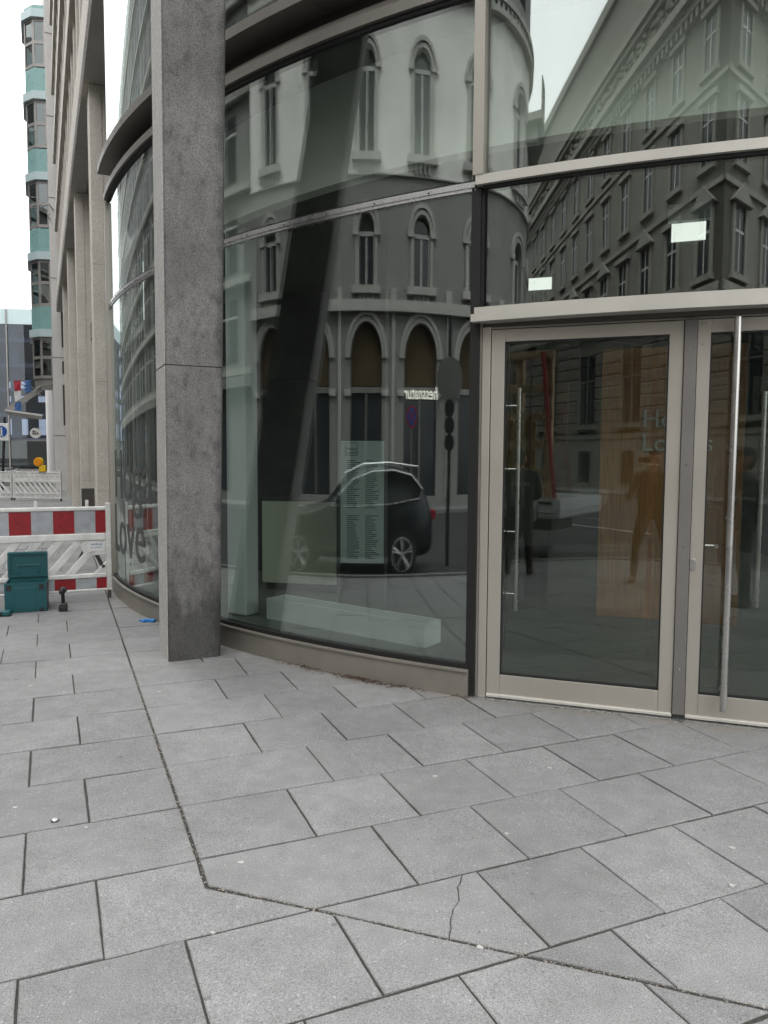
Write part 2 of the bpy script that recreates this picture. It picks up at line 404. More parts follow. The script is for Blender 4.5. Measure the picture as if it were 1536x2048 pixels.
def g2w(u, v): return (GU[0]*u+GV[0]*v, GU[1]*u+GV[1]*v)
L1 = (1, .0118, .479)                            # u + .0118 v <= .479 : left of the long joint
L2n = math.hypot(.89, 1); L2 = (.89/L2n, 1/L2n, (2.795+.89*.446)/L2n)   # below the diagonal joint
def n_row4(mu, mv): return 2.02 < mv < 2.48 and .9 < mu < 1.4 and L2[0]*mu+L2[1]*mv > L2[2]
def jag(P, nx, ny, dd):                          # make the broken edge wander
    o = []
    for i in range(len(P)):
        a, b = Vector(P[i]), Vector(P[(i+1) % len(P)]); o.append(tuple(a))
        if abs(nx*a.x+ny*a.y-dd) < .004 and abs(nx*b.x+ny*b.y-dd) < .004:
            for k in range(1, 14):
                q = a.lerp(b, k/14); t = -ny*q.x+nx*q.y; w = .014*mnoise.noise((t*14, 3.3, 0))+.006*mnoise.noise((t*45, 7.1, 0)); o.append((q.x+nx*w, q.y+ny*w))
    return o
def slabs():
    pieces = []                                  # list of [polygons in uv]
    lim = lambda P: [P2 for P2 in [P] if len(P2) > 2]
    kp = Vector(g2w(1, 0)); 
    def kerb_clip(P):                            # clip to the pavement outline, in uv
        for i in range(1, 6):
            a, b = Vector(PLINE[i]), Vector(PLINE[i+1]); d = (b-a).normalized(); nrm = Vector((d.y, -d.x))
            m0 = Vector((0, 0))
            nu, nv = nrm.dot(Vector(GU)), nrm.dot(Vector(GV)); s_ = nrm.dot(a)
            if nrm.dot(Cc)-s_ > 0: nu, nv, s_ = -nu, -nv, -s_
            P = clip(P, nu, nv, s_-.155)
            if len(P) < 3: return []
        return P
    for n in range(-16, 90):
        v0, v1 = n*.5, n*.5+.5
        if v0 < 14:
            for k in range(-16, 30):                 # square field by the doors
                u0 = (.45 if n % 2 == 0 else .2)+.5*k
                ua = u0
                if n % 2 and n >= 5:             # long closing slabs along the joint
                    if abs(u0-.2) < .01: continue
                    if abs(u0-.7) < .01: ua = .2
                if n % 2 == 0 and n >= 6:
                    if abs(u0+.05) < .01: continue
                    if abs(u0-.45) < .01: ua = .2
                if n == 4:
                    if abs(u0-.45) < .01: continue
                    if abs(u0-.95) < .01: ua = .45
                P = [(ua, v0), (u0+.5, v0), (u0+.5, v1), (ua, v1)]
                P = clip(P, -L1[0], -L1[1], -L1[2]); P = clip(P, -L2[0], -L2[1], -L2[2]) if len(P) > 2 else []
                P = kerb_clip(P) if len(P) > 2 else []
                if len(P) > 2 and abs(area(P)) > .002: pieces.append(([P], None))
        for k in range(-8, 24):                  # street field, turned a touch
            c = (-.125 if n % 2 == 0 else .13)+.51*k
            wd = .51
            if n >= 5 and k > 0: continue
            if n >= 5 and k == 0: wd = 1.1
            P = [(c-.0245*v0, v0), (c+wd-.0245*v0, v0), (c+wd-.0245*v1, v1), (c-.0245*v1, v1)]
            if n <= 4:
                Q = clip(P, *L2); Q = kerb_clip(Q) if len(Q) > 2 else []
                if len(Q) > 2 and abs(area(Q)) > .0015: pieces.append(([Q], None))
                continue
            if n == 5 and k == 0:                # slab cut round the bend of the joint
                pieces.append(([[(.069, 2.504), (.764, 2.504), (.4375, 2.786), (.4365, 2.995), (.060, 2.995)]], 'done')); continue
            A = clip(P, *L1); B = clip(P, -L1[0], -L1[1], -L1[2]); B = clip(B, *L2) if len(B) > 2 else []
            A = kerb_clip(A) if len(A) > 2 else []; B = kerb_clip(B) if len(B) > 2 else []
            pp = [Q for Q in (A, B) if len(Q) > 2 and abs(area(Q)) > .0015]
            if pp: pieces.append((pp, None))
    rec = []
    for pp, two in pieces:
        q = pp[0]; mu = sum(p[0] for p in q)/len(q); mv = sum(p[1] for p in q)/len(q); x, y = g2w(mu, mv)
        if all((Vector(g2w(*p))-Cc).length < DR-.05 for P in pp for p in P): continue
        if (Vector((x, y))-Cc).dot(out1) < 8.0 and (Vector((x, y))-Cc).dot(ST_V) > 0: continue
        if (Vector((x, y))-Cc).dot(out2) < 8.0 and (Vector((x, y))-Cc).dot(out1) < 0: continue
        vis = False
        for dx in (-.25, 0, .25):
            pxl = cam_px(x+dx, y, 0)
            if pxl and y > 1.2 and -80 < pxl[0] < 1620 and 900 < pxl[1] < 2250: vis = True
        rec.append((not vis, math.hypot(x, y), pp, two, (x, y)))
    rec.sort(key=lambda r: r[:2])
    rest = MB(); cnt = 0
    for nv, d, pp, two, xy in rec:
        if d > 46: continue
        single = (not nv) and cnt < 300
        mb = MB() if single else rest
        z = random.uniform(-.0022, .0018); tx, ty = random.uniform(-.002, .002), random.uniform(-.002, .002)
        # the cracked slab in front of the doors falls in two
        if len(pp) == 1 and not two and single:
            q = pp[0]; mu = sum(p[0] for p in q)/len(q); mv = sum(p[1] for p in q)/len(q)
            cr = n_row4(mu, mv)
        else: cr = False
        for P in pp:
            def keep(mu, mv, dd):
                if abs(mv*2-round(mv*2)) < .006: dd = dd+.0018
                if abs(mu+.0118*mv-.479) < .004 or abs(L2[0]*mu+L2[1]*mv-L2[2]) < .004: return dd+.0025
                return dd
            Q = list(P) if two == 'done' else inset(P, random.uniform(.0026, .0050) if single else .004, keep)
            if len(Q) < 3: continue
            polys = [Q]
            if cr:
                ca, cb = (1.391, 2.503), (1.150, 2.159); ex, ey = cb[0]-ca[0], cb[1]-ca[1]; Lx = math.hypot(ex, ey); nx, ny = -ey/Lx, ex/Lx; dd = nx*ca[0]+ny*ca[1]
                polys = [jag(clip(Q, nx, ny, dd-.0016), nx, ny, dd), jag(clip(Q, -nx, -ny, -dd-.0016), nx, ny, dd)]
            for Q in polys:
                if len(Q) < 3: continue
                if single and d < 6: Q = rough_edges(Q, .0042, .045 if d < 4 else .09)
                W = [g2w(*p) for p in Q]; n_ = len(W); cxm = sum(p[0] for p in W)/n_; cym = sum(p[1] for p in W)/n_
                hz = lambda p: z+(p[0]-cxm)*tx*4+(p[1]-cym)*ty*4
                T = []
                for p in W:
                    e = Vector((cxm-p[0], cym-p[1])); e = e.normalized()*.004 if e.length else e; T.append((p[0]+e.x, p[1]+e.y))
                vs_ = [(p[0], p[1], -.03) for p in W]+[(p[0], p[1], hz(p)-.003) for p in W]+[(p[0], p[1], hz(p)) for p in T]
                fs = []
                for i in range(n_):
                    j = (i+1) % n_; fs += [(i, j, n_+j, n_+i), (n_+i, n_+j, 2*n_+j, 2*n_+i)]
                fs.append(tuple(range(2*n_, 3*n_))); mb.add(vs_, fs)
        if single and mb.v: mb.build('paving_slab', M['paver'], PAVE); cnt += 1
    tag(rest.build('paving_slab_field', M['paver'], PAVE), kind='stuff')
ST_V = Vector((math.cos(ST), math.sin(ST)))
slabs()
def far_pavements():
    # raised pavements across the road, in front of the opposite houses
    for nm, pts in (('pavement_opposite_corner', [(-15.1+.3, -10-14), (-12.8, -12.5), (-13.6, -9.2), (-16.6, -2), (-16.6-.457*60, 58), (-70, 58), (-70, -34)]),
                    ('pavement_stone_house', [(-.2, -21.6), (-2.6, -21.2), (-45, -46.3), (-60, -80), (30, -80), (16, -52)])):
        mb = MB(); mb.prism(pts if area(pts) > 0 else pts[::-1], -.2, .0); tag(mb.build(nm, M['paver']), kind='structure')
    mb = MB()
    for off, seg in ((7.6, 3.0), (17.5, 3.0)):
        for k in range(-10, 9):
            a = k*6.0; q0 = Cc+out2*(8.37+off); d = -out1
            p = q0+d*a; e = p+d*seg; nn = out2*.07
            mb.add([(*(p-nn), -.105), (*(e-nn), -.105), (*(e+nn), -.105), (*(p+nn), -.105)], [(0, 1, 2, 3)])
    o = mb.build('road_marking', M['paint']); tag(o, kind='structure')
far_pavements()
# ---------------------------------------------------------------- the office building
OB = thing('office_building', (-3.1, 9.1, 0), 'concrete and glass office building with round glazed corner and leaning column', 'building')
A0, AM, AD0, ADM, AD1, A1 = 204.6, 243.25, 244.0, 252.5, 261.0, 294.6
def office():
    # --- round glazed corner
    def arc(name, m, a0, a1, v0, v1, z0, z1, n=None, par=OB, smooth=False):
        mb = MB(); mb.band(a0, a1, v0, v1, z0, z1, drum, n or max(2, int((a1-a0)*1.5))); return mb.build(name, m, par, smooth=True)
    GL = [(A0, AM), (AM+.5, AD1+.3), (AD1+.8, A1)]
    for i, (a, b) in enumerate(GL):
        for z0, z1 in ((.215, 3.385), (3.44, 4.605), (5.01, 8.25)):
            if i == 1 and z0 < 1: z0 = 2.615
            mb = MB(); mb.band(a+.06, b-.06, -.024, 0, z0, z1, drum, 90); mb.build('glass_pane', M['glass'], OB, smooth=True)
    for i, (a, b) in enumerate(GL):
        if i != 1:
            arc('plinth', M['champ2'], a, b, -.10, .035, 0, .175)
            arc('plinth_sill', M['champ2'], a, b, -.10, .05, .176, .19)
            arc('plinth_gasket', M['grime'], a, b, -.06, .018, .191, .222)
            mb = MB(); mb.band(a, b, -.03, .012, 3.38, 3.44, drum, 60)
            tb = mb.build('transom_bar', M['chrome'], OB)
            mb = MB(); mb.band(a, b, .012, .020, 3.402, 3.424, drum, 60); mb.build('transom_cover_strip', M['chrome'], tb)
            mb = MB()
            for k in range(int((b-a)/2.9)):
                p = Vector(drum(a+1.6+k*2.9, .021, 3.413)); q = Vector(drum(a+1.6+k*2.9, .025, 3.413)); mb.cyl(p, q, .006, 8)
            tag(mb.build('transom_screw', M['bronze'], tb), kind='stuff')
            arc('transom_gasket', M['gasket'], a, b, -.03, .005, 3.44, 3.452)
    # pale transom above the doors, slightly proud
    a, b = AM+.1, AD1+.7
    mb = MB(); mb.band(a, b, -.04, .05, 3.405, 3.465, drum, 40); mb.build('door_transom_beam', M['white_metal'], OB)
    arc('transom_gasket', M['gasket'], a+.3, b-.3, -.03, .02, 3.466, 3.478); arc('transom_gasket', M['gasket'], a+.3, b-.3, -.03, .02, 3.385, 3.404)
    # spandrel: lower fascia, recessed web, upper flange
    arc('spandrel_gasket', M['gasket'], A0, A1, -.03, .02, 4.600, 4.628, 140)
    mb = MB()
    n = 150
    prof = [(-.05, 4.63), (.05, 4.63), (.05, 4.70), (-.03, 4.79), (-.16, 4.80)]
    vs_, fs = [], []
    for i in range(n+1):
        aa = A0+(A1-A0)*i/n
        vs_ += [drum(aa, r, z) for r, z in prof]
        if i: fs += [((i-1)*5+k, (i-1)*5+(k+1) % 5, i*5+(k+1) % 5, i*5+k) for k in range(5)]
    mb.add(vs_, fs); mb.build('spandrel_fascia', M['bronze2'], OB, smooth=True)
    arc('spandrel_web', M['bronze'], A0, A1, -.20, -.13, 4.80, 4.94, 140)
    for k in range(9):
        a = A0+k*10; arc('spandrel_flange', M['bronze2'], a+.03, a+9.97, -.20, .11, 4.925, 5.005, 20)
    for aa in (A0+.1, 213.5, 222.5, 270, 279, 288):
        pass
    # vertical members
    arc('mullion', M['champ'], AM-.02, AM+.46, -.06, .055, 3.466, 4.63, 3)
    arc('mullion', M['champ'], AM-.02, AM+.46, -.06, .055, 5.01, 8.25, 3)
    arc('joint_gasket', M['grime'], AM-.15, AM+.28, -.05, .012, .0, 3.40, 2)
    arc('joint_gasket', M['gasket'], AM+.11, AM+.40, -.05, -.012, 2.62, 3.40, 2)
    arc('joint_gasket', M['gasket'], AM-.14, AM-.03, -.04, .004, 3.45, 4.6, 2)
    arc('mullion', M['champ'], AD1+.3, AD1+.9, -.06, .055, .0, 4.63, 3)
    # left end frame where the glass meets the street front
    arc('edge_frame', M['bronze2'], A0-1.2, A0-.1, -.12, .03, 0, 4.62, 3); arc('edge_frame', M['champ'], A0-.1, A0+.35, -.06, .045, .19, 4.60, 3)
    # --- curved head over the doors
    arc('door_head', M['white_metal'], AM+.15, AD1+.6, -.12, .06, 2.575, 2.618, 40)
    arc('door_head', M['white_metal'], AM+.05, AD1+.6, -.12, .085, 2.523, 2.572, 40)
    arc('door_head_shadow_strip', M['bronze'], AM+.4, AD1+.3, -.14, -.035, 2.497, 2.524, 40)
    # --- leaning concrete column
    # base corners measured on the ground, leans towards the corner of the block
    col = MB(); f = frame(0, 0, R(24.6))
    bx, by = -1.712, 5.885                       # front left corner at the ground
    lx, ly = .0575, -.184                        # lean per metre of height
    def colring(z, ins=0):
        ox, oy = bx+lx*z, by+ly*z
        ex, ey = math.cos(R(24.6)), math.sin(R(24.6)); hx, hy = math.cos(R(114.6)), math.sin(R(114.6))
        w, d, c = .415, .46, .012
        pts = [(c, 0), (w-c, 0), (w, c), (w, d-c), (w-c, d), (c, d), (0, d-c), (0, c)]
        return [(ox+ex*a+hx*b, oy+ey*a+hy*b, z) for a, b in pts]
    def colseg(z0, z1):
        A, B = colring(z0), colring(z1); col.add(A+B, [tuple(range(7, -1, -1)), tuple(range(8, 16))]+[(i, (i+1) % 8, 8+(i+1) % 8, 8+i) for i in range(8)])
    for z0, z1 in ((-.02, 2.292), (2.298, 5.6), (5.606, 8.26)): 
        colseg(z0, z1)
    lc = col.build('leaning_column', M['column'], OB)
    mb = MB()                                    # added thin sheet: sky light on the street side put in as paler colour
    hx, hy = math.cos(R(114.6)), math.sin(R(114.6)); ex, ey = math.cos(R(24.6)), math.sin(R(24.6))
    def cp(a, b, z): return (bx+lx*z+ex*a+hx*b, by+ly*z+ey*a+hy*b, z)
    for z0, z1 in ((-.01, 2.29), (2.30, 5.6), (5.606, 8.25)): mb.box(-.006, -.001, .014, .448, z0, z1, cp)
    tag(mb.build('painted_light_sheet', M['colface_lit'], lc), kind='stuff')
    return arc
ARC = office()
# --- glazed entrance doors
DU = Vector((.945, -.326)).normalized(); DO = Vector((.706, 5.032))
def dfr(u, v, z): 
    n = Vector((DU.y, -DU.x)); p = DO+DU*u+n*v; return (p.x, p.y, z)
def doors():
    mb = MB(); mb.box(-.062, -.006, -.10, .0, 0, 2.50, dfr); mb.box(2.456, 2.52, -.10, .0, 0, 2.50, dfr); mb.box(-.062, 2.52, -.10, -.012, 2.486, 2.50, dfr)
    mb.build('door_frame', M['champ'], OB, bevel=.003)
    mb = MB(); mb.box(-.090, -.064, -.08, .004, 0, 2.52, dfr); mb.build('jamb_cover', M['champ2'], OB)
    def leaf(u0, u1, g0, g1):
        d = MB()
        d.box(u0, g0, -.055, 0, .022, 2.48, dfr); d.box(g1, u1, -.055, 0, .022, 2.48, dfr)
        d.box(g0+.0008, g1-.0008, -.054, -.0012, 2.40, 2.48, dfr); d.box(g0+.0008, g1-.0008, -.054, -.0012, .022, .168, dfr)
        o = d.build('door', M['champ'], OB, bevel=.0025)
        e = MB(); e.box(g0-.001, g1+.001, -.03, -.020, .16, 2.405, dfr); e.build('glass', M['doorglass'], o)
        e = MB()
        for b in ((g0, g0+.009, .168, 2.40), (g1-.009, g1, .168, 2.40)): e.box(b[0], b[1], -.03, -.006, b[2], b[3], dfr)
        e.box(g0, g1, -.03, -.006, .168, .178, dfr); e.box(g0, g1, -.03, -.006, 2.391, 2.40, dfr); e.build('glazing_gasket', M['gasket'], o)
        e = MB(); e.box(u0, u1, -.05, .018, .012, .034, dfr); e.build('drip_rail', M['white_metal'], o, bevel=.006)
        return o
    l = leaf(.0, 1.185, .088, 1.103); r = leaf(1.262, 2.452, 1.336, 2.37)
    mb = MB(); mb.box(1.188, 1.259, -.05, .014, .028, 2.482, dfr); p = mb.build('meeting_post', M['post'], OB, bevel=.003)
    mb = MB()
    for z in (.32, .75, 1.10, 1.60, 2.30): mb.cyl(dfr(1.222, .013, z), dfr(1.222, .018, z), .006, 10)
    tag(mb.build('screw', M['steel'], p), kind='stuff')
    mb = MB(); mb.cyl(dfr(1.475, .075, .10), dfr(1.475, .075, 2.47), .0205, 24); h = mb.build('pull_handle', M['steel'], r, smooth=True)
    mb = MB()
    for z in (2.38, 1.28, .22): mb.cyl(dfr(1.475, -.002, z), dfr(1.475, .07, z), .010, 12); mb.cyl(dfr(1.475, 0, z), dfr(1.475, .006, z), .02, 16)
    tag(mb.build('handle_standoff', M['steel'], r), kind='stuff')
    # oval lock plate with key cylinder
    mb = MB(); pts = [(.016*math.cos(t)+1.277, .985+.016*math.sin(t)+(.021 if math.sin(t) > 0 else -.021)) for t in [2*math.pi*i/28 for i in range(28)]]
    mb.face_prism(pts, .001, .009, dfr); lk = mb.build('lock_plate', M['steel'], r, bevel=.002)
    mb = MB(); mb.cyl(dfr(1.277, .008, .992), dfr(1.277, .013, .992), .0085, 16); mb.box(1.2735, 1.2805, .008, .012, .966, .990, dfr); mb.build('lock_cylinder', M['chrome'], lk)
    mb = MB(); mb.box(1.2755, 1.2785, .0131, .0136, .988, .997, dfr); mb.build('keyhole', M['ink'], lk)
    mb = MB()
    for u, z in ((1.285, 2.455), (1.303, 2.455), (1.290, 2.33)): mb.cyl(dfr(u, .0, z), dfr(u, .002, z), .0035, 8)
    tag(mb.build('screw_hole', M['ink'], r), kind='stuff')
    mb = MB(); mb.tube([dfr(1.305, -.075, 1.098), dfr(1.415, -.075, 1.096)], .0095, 12); mb.cyl(dfr(1.415, -.06, 1.096), dfr(1.415, -.09, 1.096), .014, 14); mb.build('inner_lever', M['steel'], r, smooth=False)
    mb = MB(); mb.box(-.12, 2.56, -.14, .055, -.012, .007, dfr); mb.build('door_threshold', M['chrome'], OB)
    mb = MB(); mb.box(1.186, 1.261, -.02, .016, .008, .027, dfr); mb.build('threshold_latch', M['gasket'], OB)
    # dirt and rubbish caught in the corner beside the frame
    mb = MB(); mb.box(-.135, -.063, -.07, -.025, 0, 2.51, dfr); mb.build('corner_gap', M['grime'], OB)
doors()
def street_front():
    o = Cc+out1*8.27; F = frame(o.x, o.y, R(294.6))             # u runs towards the camera, v out to the street
    S = [5.15, 11.2, 16.8, 22.2]
    for i, s in enumerate(S):
        mb = MB()
        for z0, z1 in ((0, 1.0), (1.006, 3.0), (3.006, 5.1), (5.106, 8.24)):
            mb.box(-s-.62, -s, -.20, 0, z0, z1, F); mb.box(-s-.60, -s-.02, -.215, -.20, z0+.001, z1-.001, F); mb.box(-s-.62, -s, -.46, -.215, z0, z1, F)
        mb.build('pier', M['stone'], OB)
        u1 = -s-.62; u0 = -(S[i+1] if i+1 < len(S) else s+5.7)
        if i == 0: bays = [(-5.15, -1.0), (u0, u1)]
        else: bays = [(u0, u1)]
        for a, b in bays:
            mb = MB(); mb.box(a, b, -.44, -.425, .3, 8.2, F); mb.build('street_window', M['glass'], OB)
            mb = MB()
            for z0, z1, v in ((0, .3, -.36), (3.36, 3.46, -.36), (4.6, 5.0, -.30), (8.14, 8.24, -.36)): mb.box(a, b, -.47, v, z0, z1, F)
            n = 3
            for k in range(n+1):
                u = a+(b-a)*k/n; mb.box(max(a, u-.035), min(b, u+.035), -.475, -.37, .01, 8.13, F)
            mb.build('street_window_frame', M['bronze2'], OB)
    mb = MB(); mb.box(-28.4, -1, -1.8, -1.7, 0, 8.2, F); mb.build('street_room_wall', M['dark'], OB)
    mb = MB(); mb.box(-28.4, -1, -1.8, -.5, 4.7, 4.95, F); mb.build('street_floor_slab', M['soffit'], OB)
    # overhanging upper storeys: soffit, fascia and window bands along both streets
    cor = Cc+out1*8.37+out2*8.37
    far1 = Cc+out1*8.37-out2*28.5; far2 = Cc-out1*30+out2*8.37; inn = Cc-out1*30-out2*28.5
    mb = MB(); mb.prism([tuple(cor), tuple(far2), tuple(inn), tuple(far1)], 8.255, 8.6); mb.build('soffit', M['soffit'], OB)
    # long dark recess strips in the soffit
    mb = MB()
    for k in range(5):
        mb.box(-30+k*7.2, -25+k*7.2, -.98, -.86, 8.246, 8.256, F)
    mb.build('soffit_slot', M['gasket'], OB)
    G = frame(cor.x, cor.y, R(24.6)); F2 = frame(cor.x, cor.y, R(294.6))
    for fr, L, sg in ((F2, 36.8, -1), (G, 38, 1)):
        def bx(mb, a, b, v0, v1, z0, z1): mb.box(min(sg*a, sg*b), max(sg*a, sg*b), v0, v1, z0, z1, fr)
        z = 8.25
        for st in range(5):
            h = 1.12 if st == 0 else .55
            n = int(L/5.2); w = L/n
            for k in range(n):
                mb = MB(); bx(mb, k*w+(.005 if k else .0), k*w+w-.005, -.36, .0, z, z+h); mb.build('fascia_panel', M['stone'], OB)
            z1 = z+h; zt = z1+2.45
            mb = MB(); bx(mb, .4, L-.4, -.62, -.55, z1, zt); mb.build('upper_window', M['glass'], OB)
            mb = MB(); bx(mb, .4, L-.4, -1.2, -1.1, z1, zt); mb.build('upper_room', M['dark'], OB)
            mb = MB()
            for k in range(int(L/1.4)): bx(mb, .3+k*1.4, .3+k*1.4+.26, -.52, -.10, z1+.22, zt)
            tag(mb.build('upper_fin', M['stone'], OB), kind='stuff')
            mb = MB(); bx(mb, .2, L, -.56, -.16, z1+.001, z1+.20); mb.build('shadow_gap', M['bronze'], OB)
            z = zt
        mb = MB(); bx(mb, 0, L, -.5, .12, z, z+.9); mb.build('parapet', M['stone'], OB)
    mb = MB(); mb.prism([tuple(cor-out1*.4-out2*.4), tuple(far2-out2*.4), tuple(inn), tuple(far1-out1*.4)], z-.3, z+.3); mb.build('roof', M['soffit'], OB)
    # second street front, plain bays right of the drum
    o2 = Cc+out2*8.27; H2 = frame(o2.x, o2.y, R(24.6))
    for k in range(5):
        mb = MB(); mb.box(2+k*5.6, 2.6+k*5.6, -.46, 0, 0, 8.24, H2); mb.build('pier', M['stone'], OB)
    mb = MB(); mb.box(.2, 30, -.44, -.42, .3, 8.2, H2); mb.build('street_window', M['glass'], OB)
    # back closure so that the lobby is a room
    mb = MB(); mb.prism([tuple(Cc+out1*7.9-out2*2.2), tuple(Cc+out1*7.9-out2*2.0), tuple(Cc-out1*9-out2*2.0), tuple(Cc-out1*9-out2*2.2)][::-1], 0, 8.2); mb.build('lobby_back_wall', M['wall_in'], OB)
    mb = MB(); mb.prism([tuple(Cc+out2*7.9-out1*2.2), tuple(Cc+out2*7.9-out1*2.0), tuple(Cc-out2*2-out1*2.0), tuple(Cc-out2*2-out1*2.2)], 0, 8.2); mb.build('lobby_side_wall', M['wall_in'], OB)
street_front()
def lobby():
    mb = MB(); n = 64; vs_ = [drum(360*i/n, -.06, .0) for i in range(n)]; mb.prism([(v[0], v[1]) for v in vs_], -.1, .006)
    tag(mb.build('lobby_floor', M['floor']), kind='structure')
    mb = MB(); mb.band(A0-3, A1+3, -.72, -.60, 3.90, 4.75, drum, 100); mb.build('bulkhead', M['bulk'], OB)
    mb = MB(); mb.prism([drum(360*i/n, -.725, 0)[:2] for i in range(n)], 3.92, 4.05); mb.build('lobby_ceiling', M['ceil'], OB)
    mb = MB(); mb.prism([drum(360*i/n, -.22, 0)[:2] for i in range(n)], 4.752, 4.92); mb.build('upper_floor_slab', M['ceil'], OB)
    mb = MB(); mb.prism([drum(360*i/n, -3.2, 0)[:2] for i in range(n)], 4.93, 8.24); mb.build('upper_core_wall', M['wall_in'], OB)
    # pale slender inner column by the glass
    f = frame(-1.46, 7.72, R(-33)); mb = MB(); mb.box(-.13, .13, -.1, .1, .008, 3.9, f); mb.build('inner_column', M['white'], OB, bevel=.02)
    # dark back recess
    f = frame(-.5, 10.4, R(-10)); mb = MB(); mb.box(-2.6, 1.9, -.1, 0, .01, 3.9, f); mb.build('dark_partition', M['dark'], OB)
    # reception wall of veneer with raised lettering
    a, b = Vector((2.226, 7.758)), Vector((3.466, 7.253)); d = (b-a).normalized(); f = frame(a.x, a.y, math.atan2(d.y, d.x))
    t = thing('veneer_wall', (2.8, 7.5, .006), 'tall brown wood veneer reception wall with raised lettering behind the doors', 'partition')
    W = (b-a).length
    mb = MB(); mb.box(0, .905, -.12, 0, .007, 2.75, f); mb.build('panel', M['wood'], t, bevel=.003)
    mb = MB(); mb.box(.911, W, -.12, 0, .007, 2.75, f); mb.build('panel', M['wood2'], t, bevel=.003)
    def tf(x, y, z): return f(.40+x, .02+z, 1.96+y)
    put_text('lettering', 'Hogan\nLovells', .24, tf, M['letter'], t, .02, 4, 0)
    mb = MB()                                     # slab serifs on the capitals
    for x in (.012, .135):
        for z in (1.960, 2.120): mb.box(.40+x, .40+x+.05, .012, .029, z, z+.008, f)
    for z in (1.720, 1.880): mb.box(.412, .462, .012, .029, z, z+.008, f)
    tag(mb.build('letter_serif', M['letter'], t), kind='stuff')
    # reception desk
    a, b = Vector((-1.493, 9.16)), Vector((-.573, 8.949)); d = (b-a).normalized(); f = frame(a.x, a.y, math.atan2(d.y, d.x))
    t = thing('reception_desk', (-1.0, 9.1, .006), 'pale reception desk seen through the curved glass', 'desk')
    mb = MB(); mb.box(0, .94, -.05, 0, .10, 1.10, f); mb.build('front_panel', M['desk'], t)
    mb = MB(); mb.box(.04, .92, -.7, -.055, .007, 1.05, f); mb.build('carcass', M['dark'], t)
    mb = MB(); mb.box(0, .95, -.75, .0, 1.105, 1.135, f); mb.build('desk_top', M['dark'], t)
    # directory board on a post
    f = frame(-.44, 7.9, R(-5)); t = thing('directory_board', (-.2, 7.9, .006), 'tall pale directory board with columns of small black names', 'board')
    mb = MB(); mb.box(-.02, .44, -.02, 0, .52, 1.81, f); bd = mb.build('panel', M['board'], t, bevel=.002)
    mb = MB(); mb.box(.445, .475, -.03, .0, .007, 3.9, f); mb.box(-.05, -.025, -.03, 0, .007, 3.9, f); mb.build('post', M['thinmetal'], t)
    mb = MB(); mb.box(.03, .16, .0, .003, 1.655, 1.79, f)
    e = MB()
    for b_ in ((.03, .034, 1.655, 1.79), (.156, .16, 1.655, 1.79), (.034, .156, 1.655, 1.659), (.034, .156, 1.786, 1.79)): e.box(b_[0], b_[1], 0, .003, b_[2], b_[3], f)
    e.build('logo_frame', M['ink'], bd)
    put_text('logo_lettering', 'Hogan\nLovells', .042, lambda x, y, z: f(.042+x, .002+z, 1.715+y), M['ink'], bd, .002, 2)
    rn = random.Random(3); e = MB(); z = 1.60
    while z > .56:
        if not (.98 < z < 1.16 and z < 1.10 and z > 1.02):
            for c0 in (.05, .245):
                w = rn.uniform(.06, .13); x = c0
                while x < c0+w:
                    ww = rn.uniform(.008, .028); e.box(x, x+ww, 0, .002, z, z+.0085, f); x += ww+.004
        z -= .0215
    tag(e.build('name_list', M['ink'], bd), kind='stuff')
    # long low white box inside the glass
    t = thing('white_trough', (-.35, 6.9, .006), 'long low white trough on the floor inside the curved glass', 'planter')
    a, b = Vector((-1.18, 7.49)), Vector((.35, 6.333)); d = (b-a).normalized(); f = frame(a.x, a.y, math.atan2(d.y, d.x)); W = (b-a).length
    mb = MB(); mb.box(0, W, -.02, 0, .007, .215, f); mb.box(0, W, -.26, -.24, .007, .215, f); mb.box(0, .02, -.24, -.02, .007, .215, f); mb.box(W-.02, W, -.24, -.02, .007, .215, f); mb.build('shell', M['white'], t)
    mb = MB(); mb.box(.02, W-.02, -.24, -.02, .02, .15, f); mb.build('filling', M['dark'], t)
    # inner frameless glass doors with long bar handles
    for nm, u0, u1, hu, z0, z1 in (('left', -.30, 1.02, -.005, .36, 2.21), ('right', 1.06, 2.3, 1.81, .52, 2.14)):
        mb = MB(); mb.box(u0, u1, -1.312, -1.30, .02, 2.7, dfr); o = mb.build('inner_glass_door', M['thinglass'], OB)
        mb = MB(); mb.cyl(dfr(hu, -1.24, z0), dfr(hu, -1.24, z1), .017, 14); mb.build('bar_handle', M['steel'], o)
        mb = MB()
        for k in range(4):
            z = z0+.14+(z1-z0-.28)*k/3; mb.cyl(dfr(hu, -1.30, z), dfr(hu, -1.24, z), .007, 8)
            if nm == 'left': mb.cyl(dfr(hu-.14, -1.27, z), dfr(hu-.02, -1.27, z), .006, 8)
        mb.build('standoff', M['chrome'], o)
        if nm == 'left':
            mb = MB(); mb.cyl(dfr(-.10, -1.27, .05), dfr(-.10, -1.27, 2.6), .008, 8); mb.build('rod', M['gasket'], o)
    # lit escape signs under the ceiling
    def sign(label, u, off, z, w, h, box):
        f = lambda a, b, c: dfr(u+a, off+b, z+c)
        t = thing('escape_sign', dfr(u, off, z), label, 'sign', 'escape signs')
        mb = MB(); mb.box(-w/2, w/2, -.01, 0, 0, h, f); mb.build('lit_panel', M['exit'], t)
        mb = MB(); mb.box(-w/2-.02, w/2+.02, -.006, -.004, -.025, h+.015, f); mb.build('acrylic_plate', M['thinglass'], t)
        mb = MB(); mb.box(-w/2-.03, w/2+.035, -.06, .005, h+.02, h+.02+box, f); mb.build('housing', M['white' if box > .05 else 'gasket'], t)
        mb = MB(); mb.cyl(f(0, -.03, h+.02+box), f(0, -.03, 3.92-z), .01, 8); mb.build('rod', M['chrome'], t)
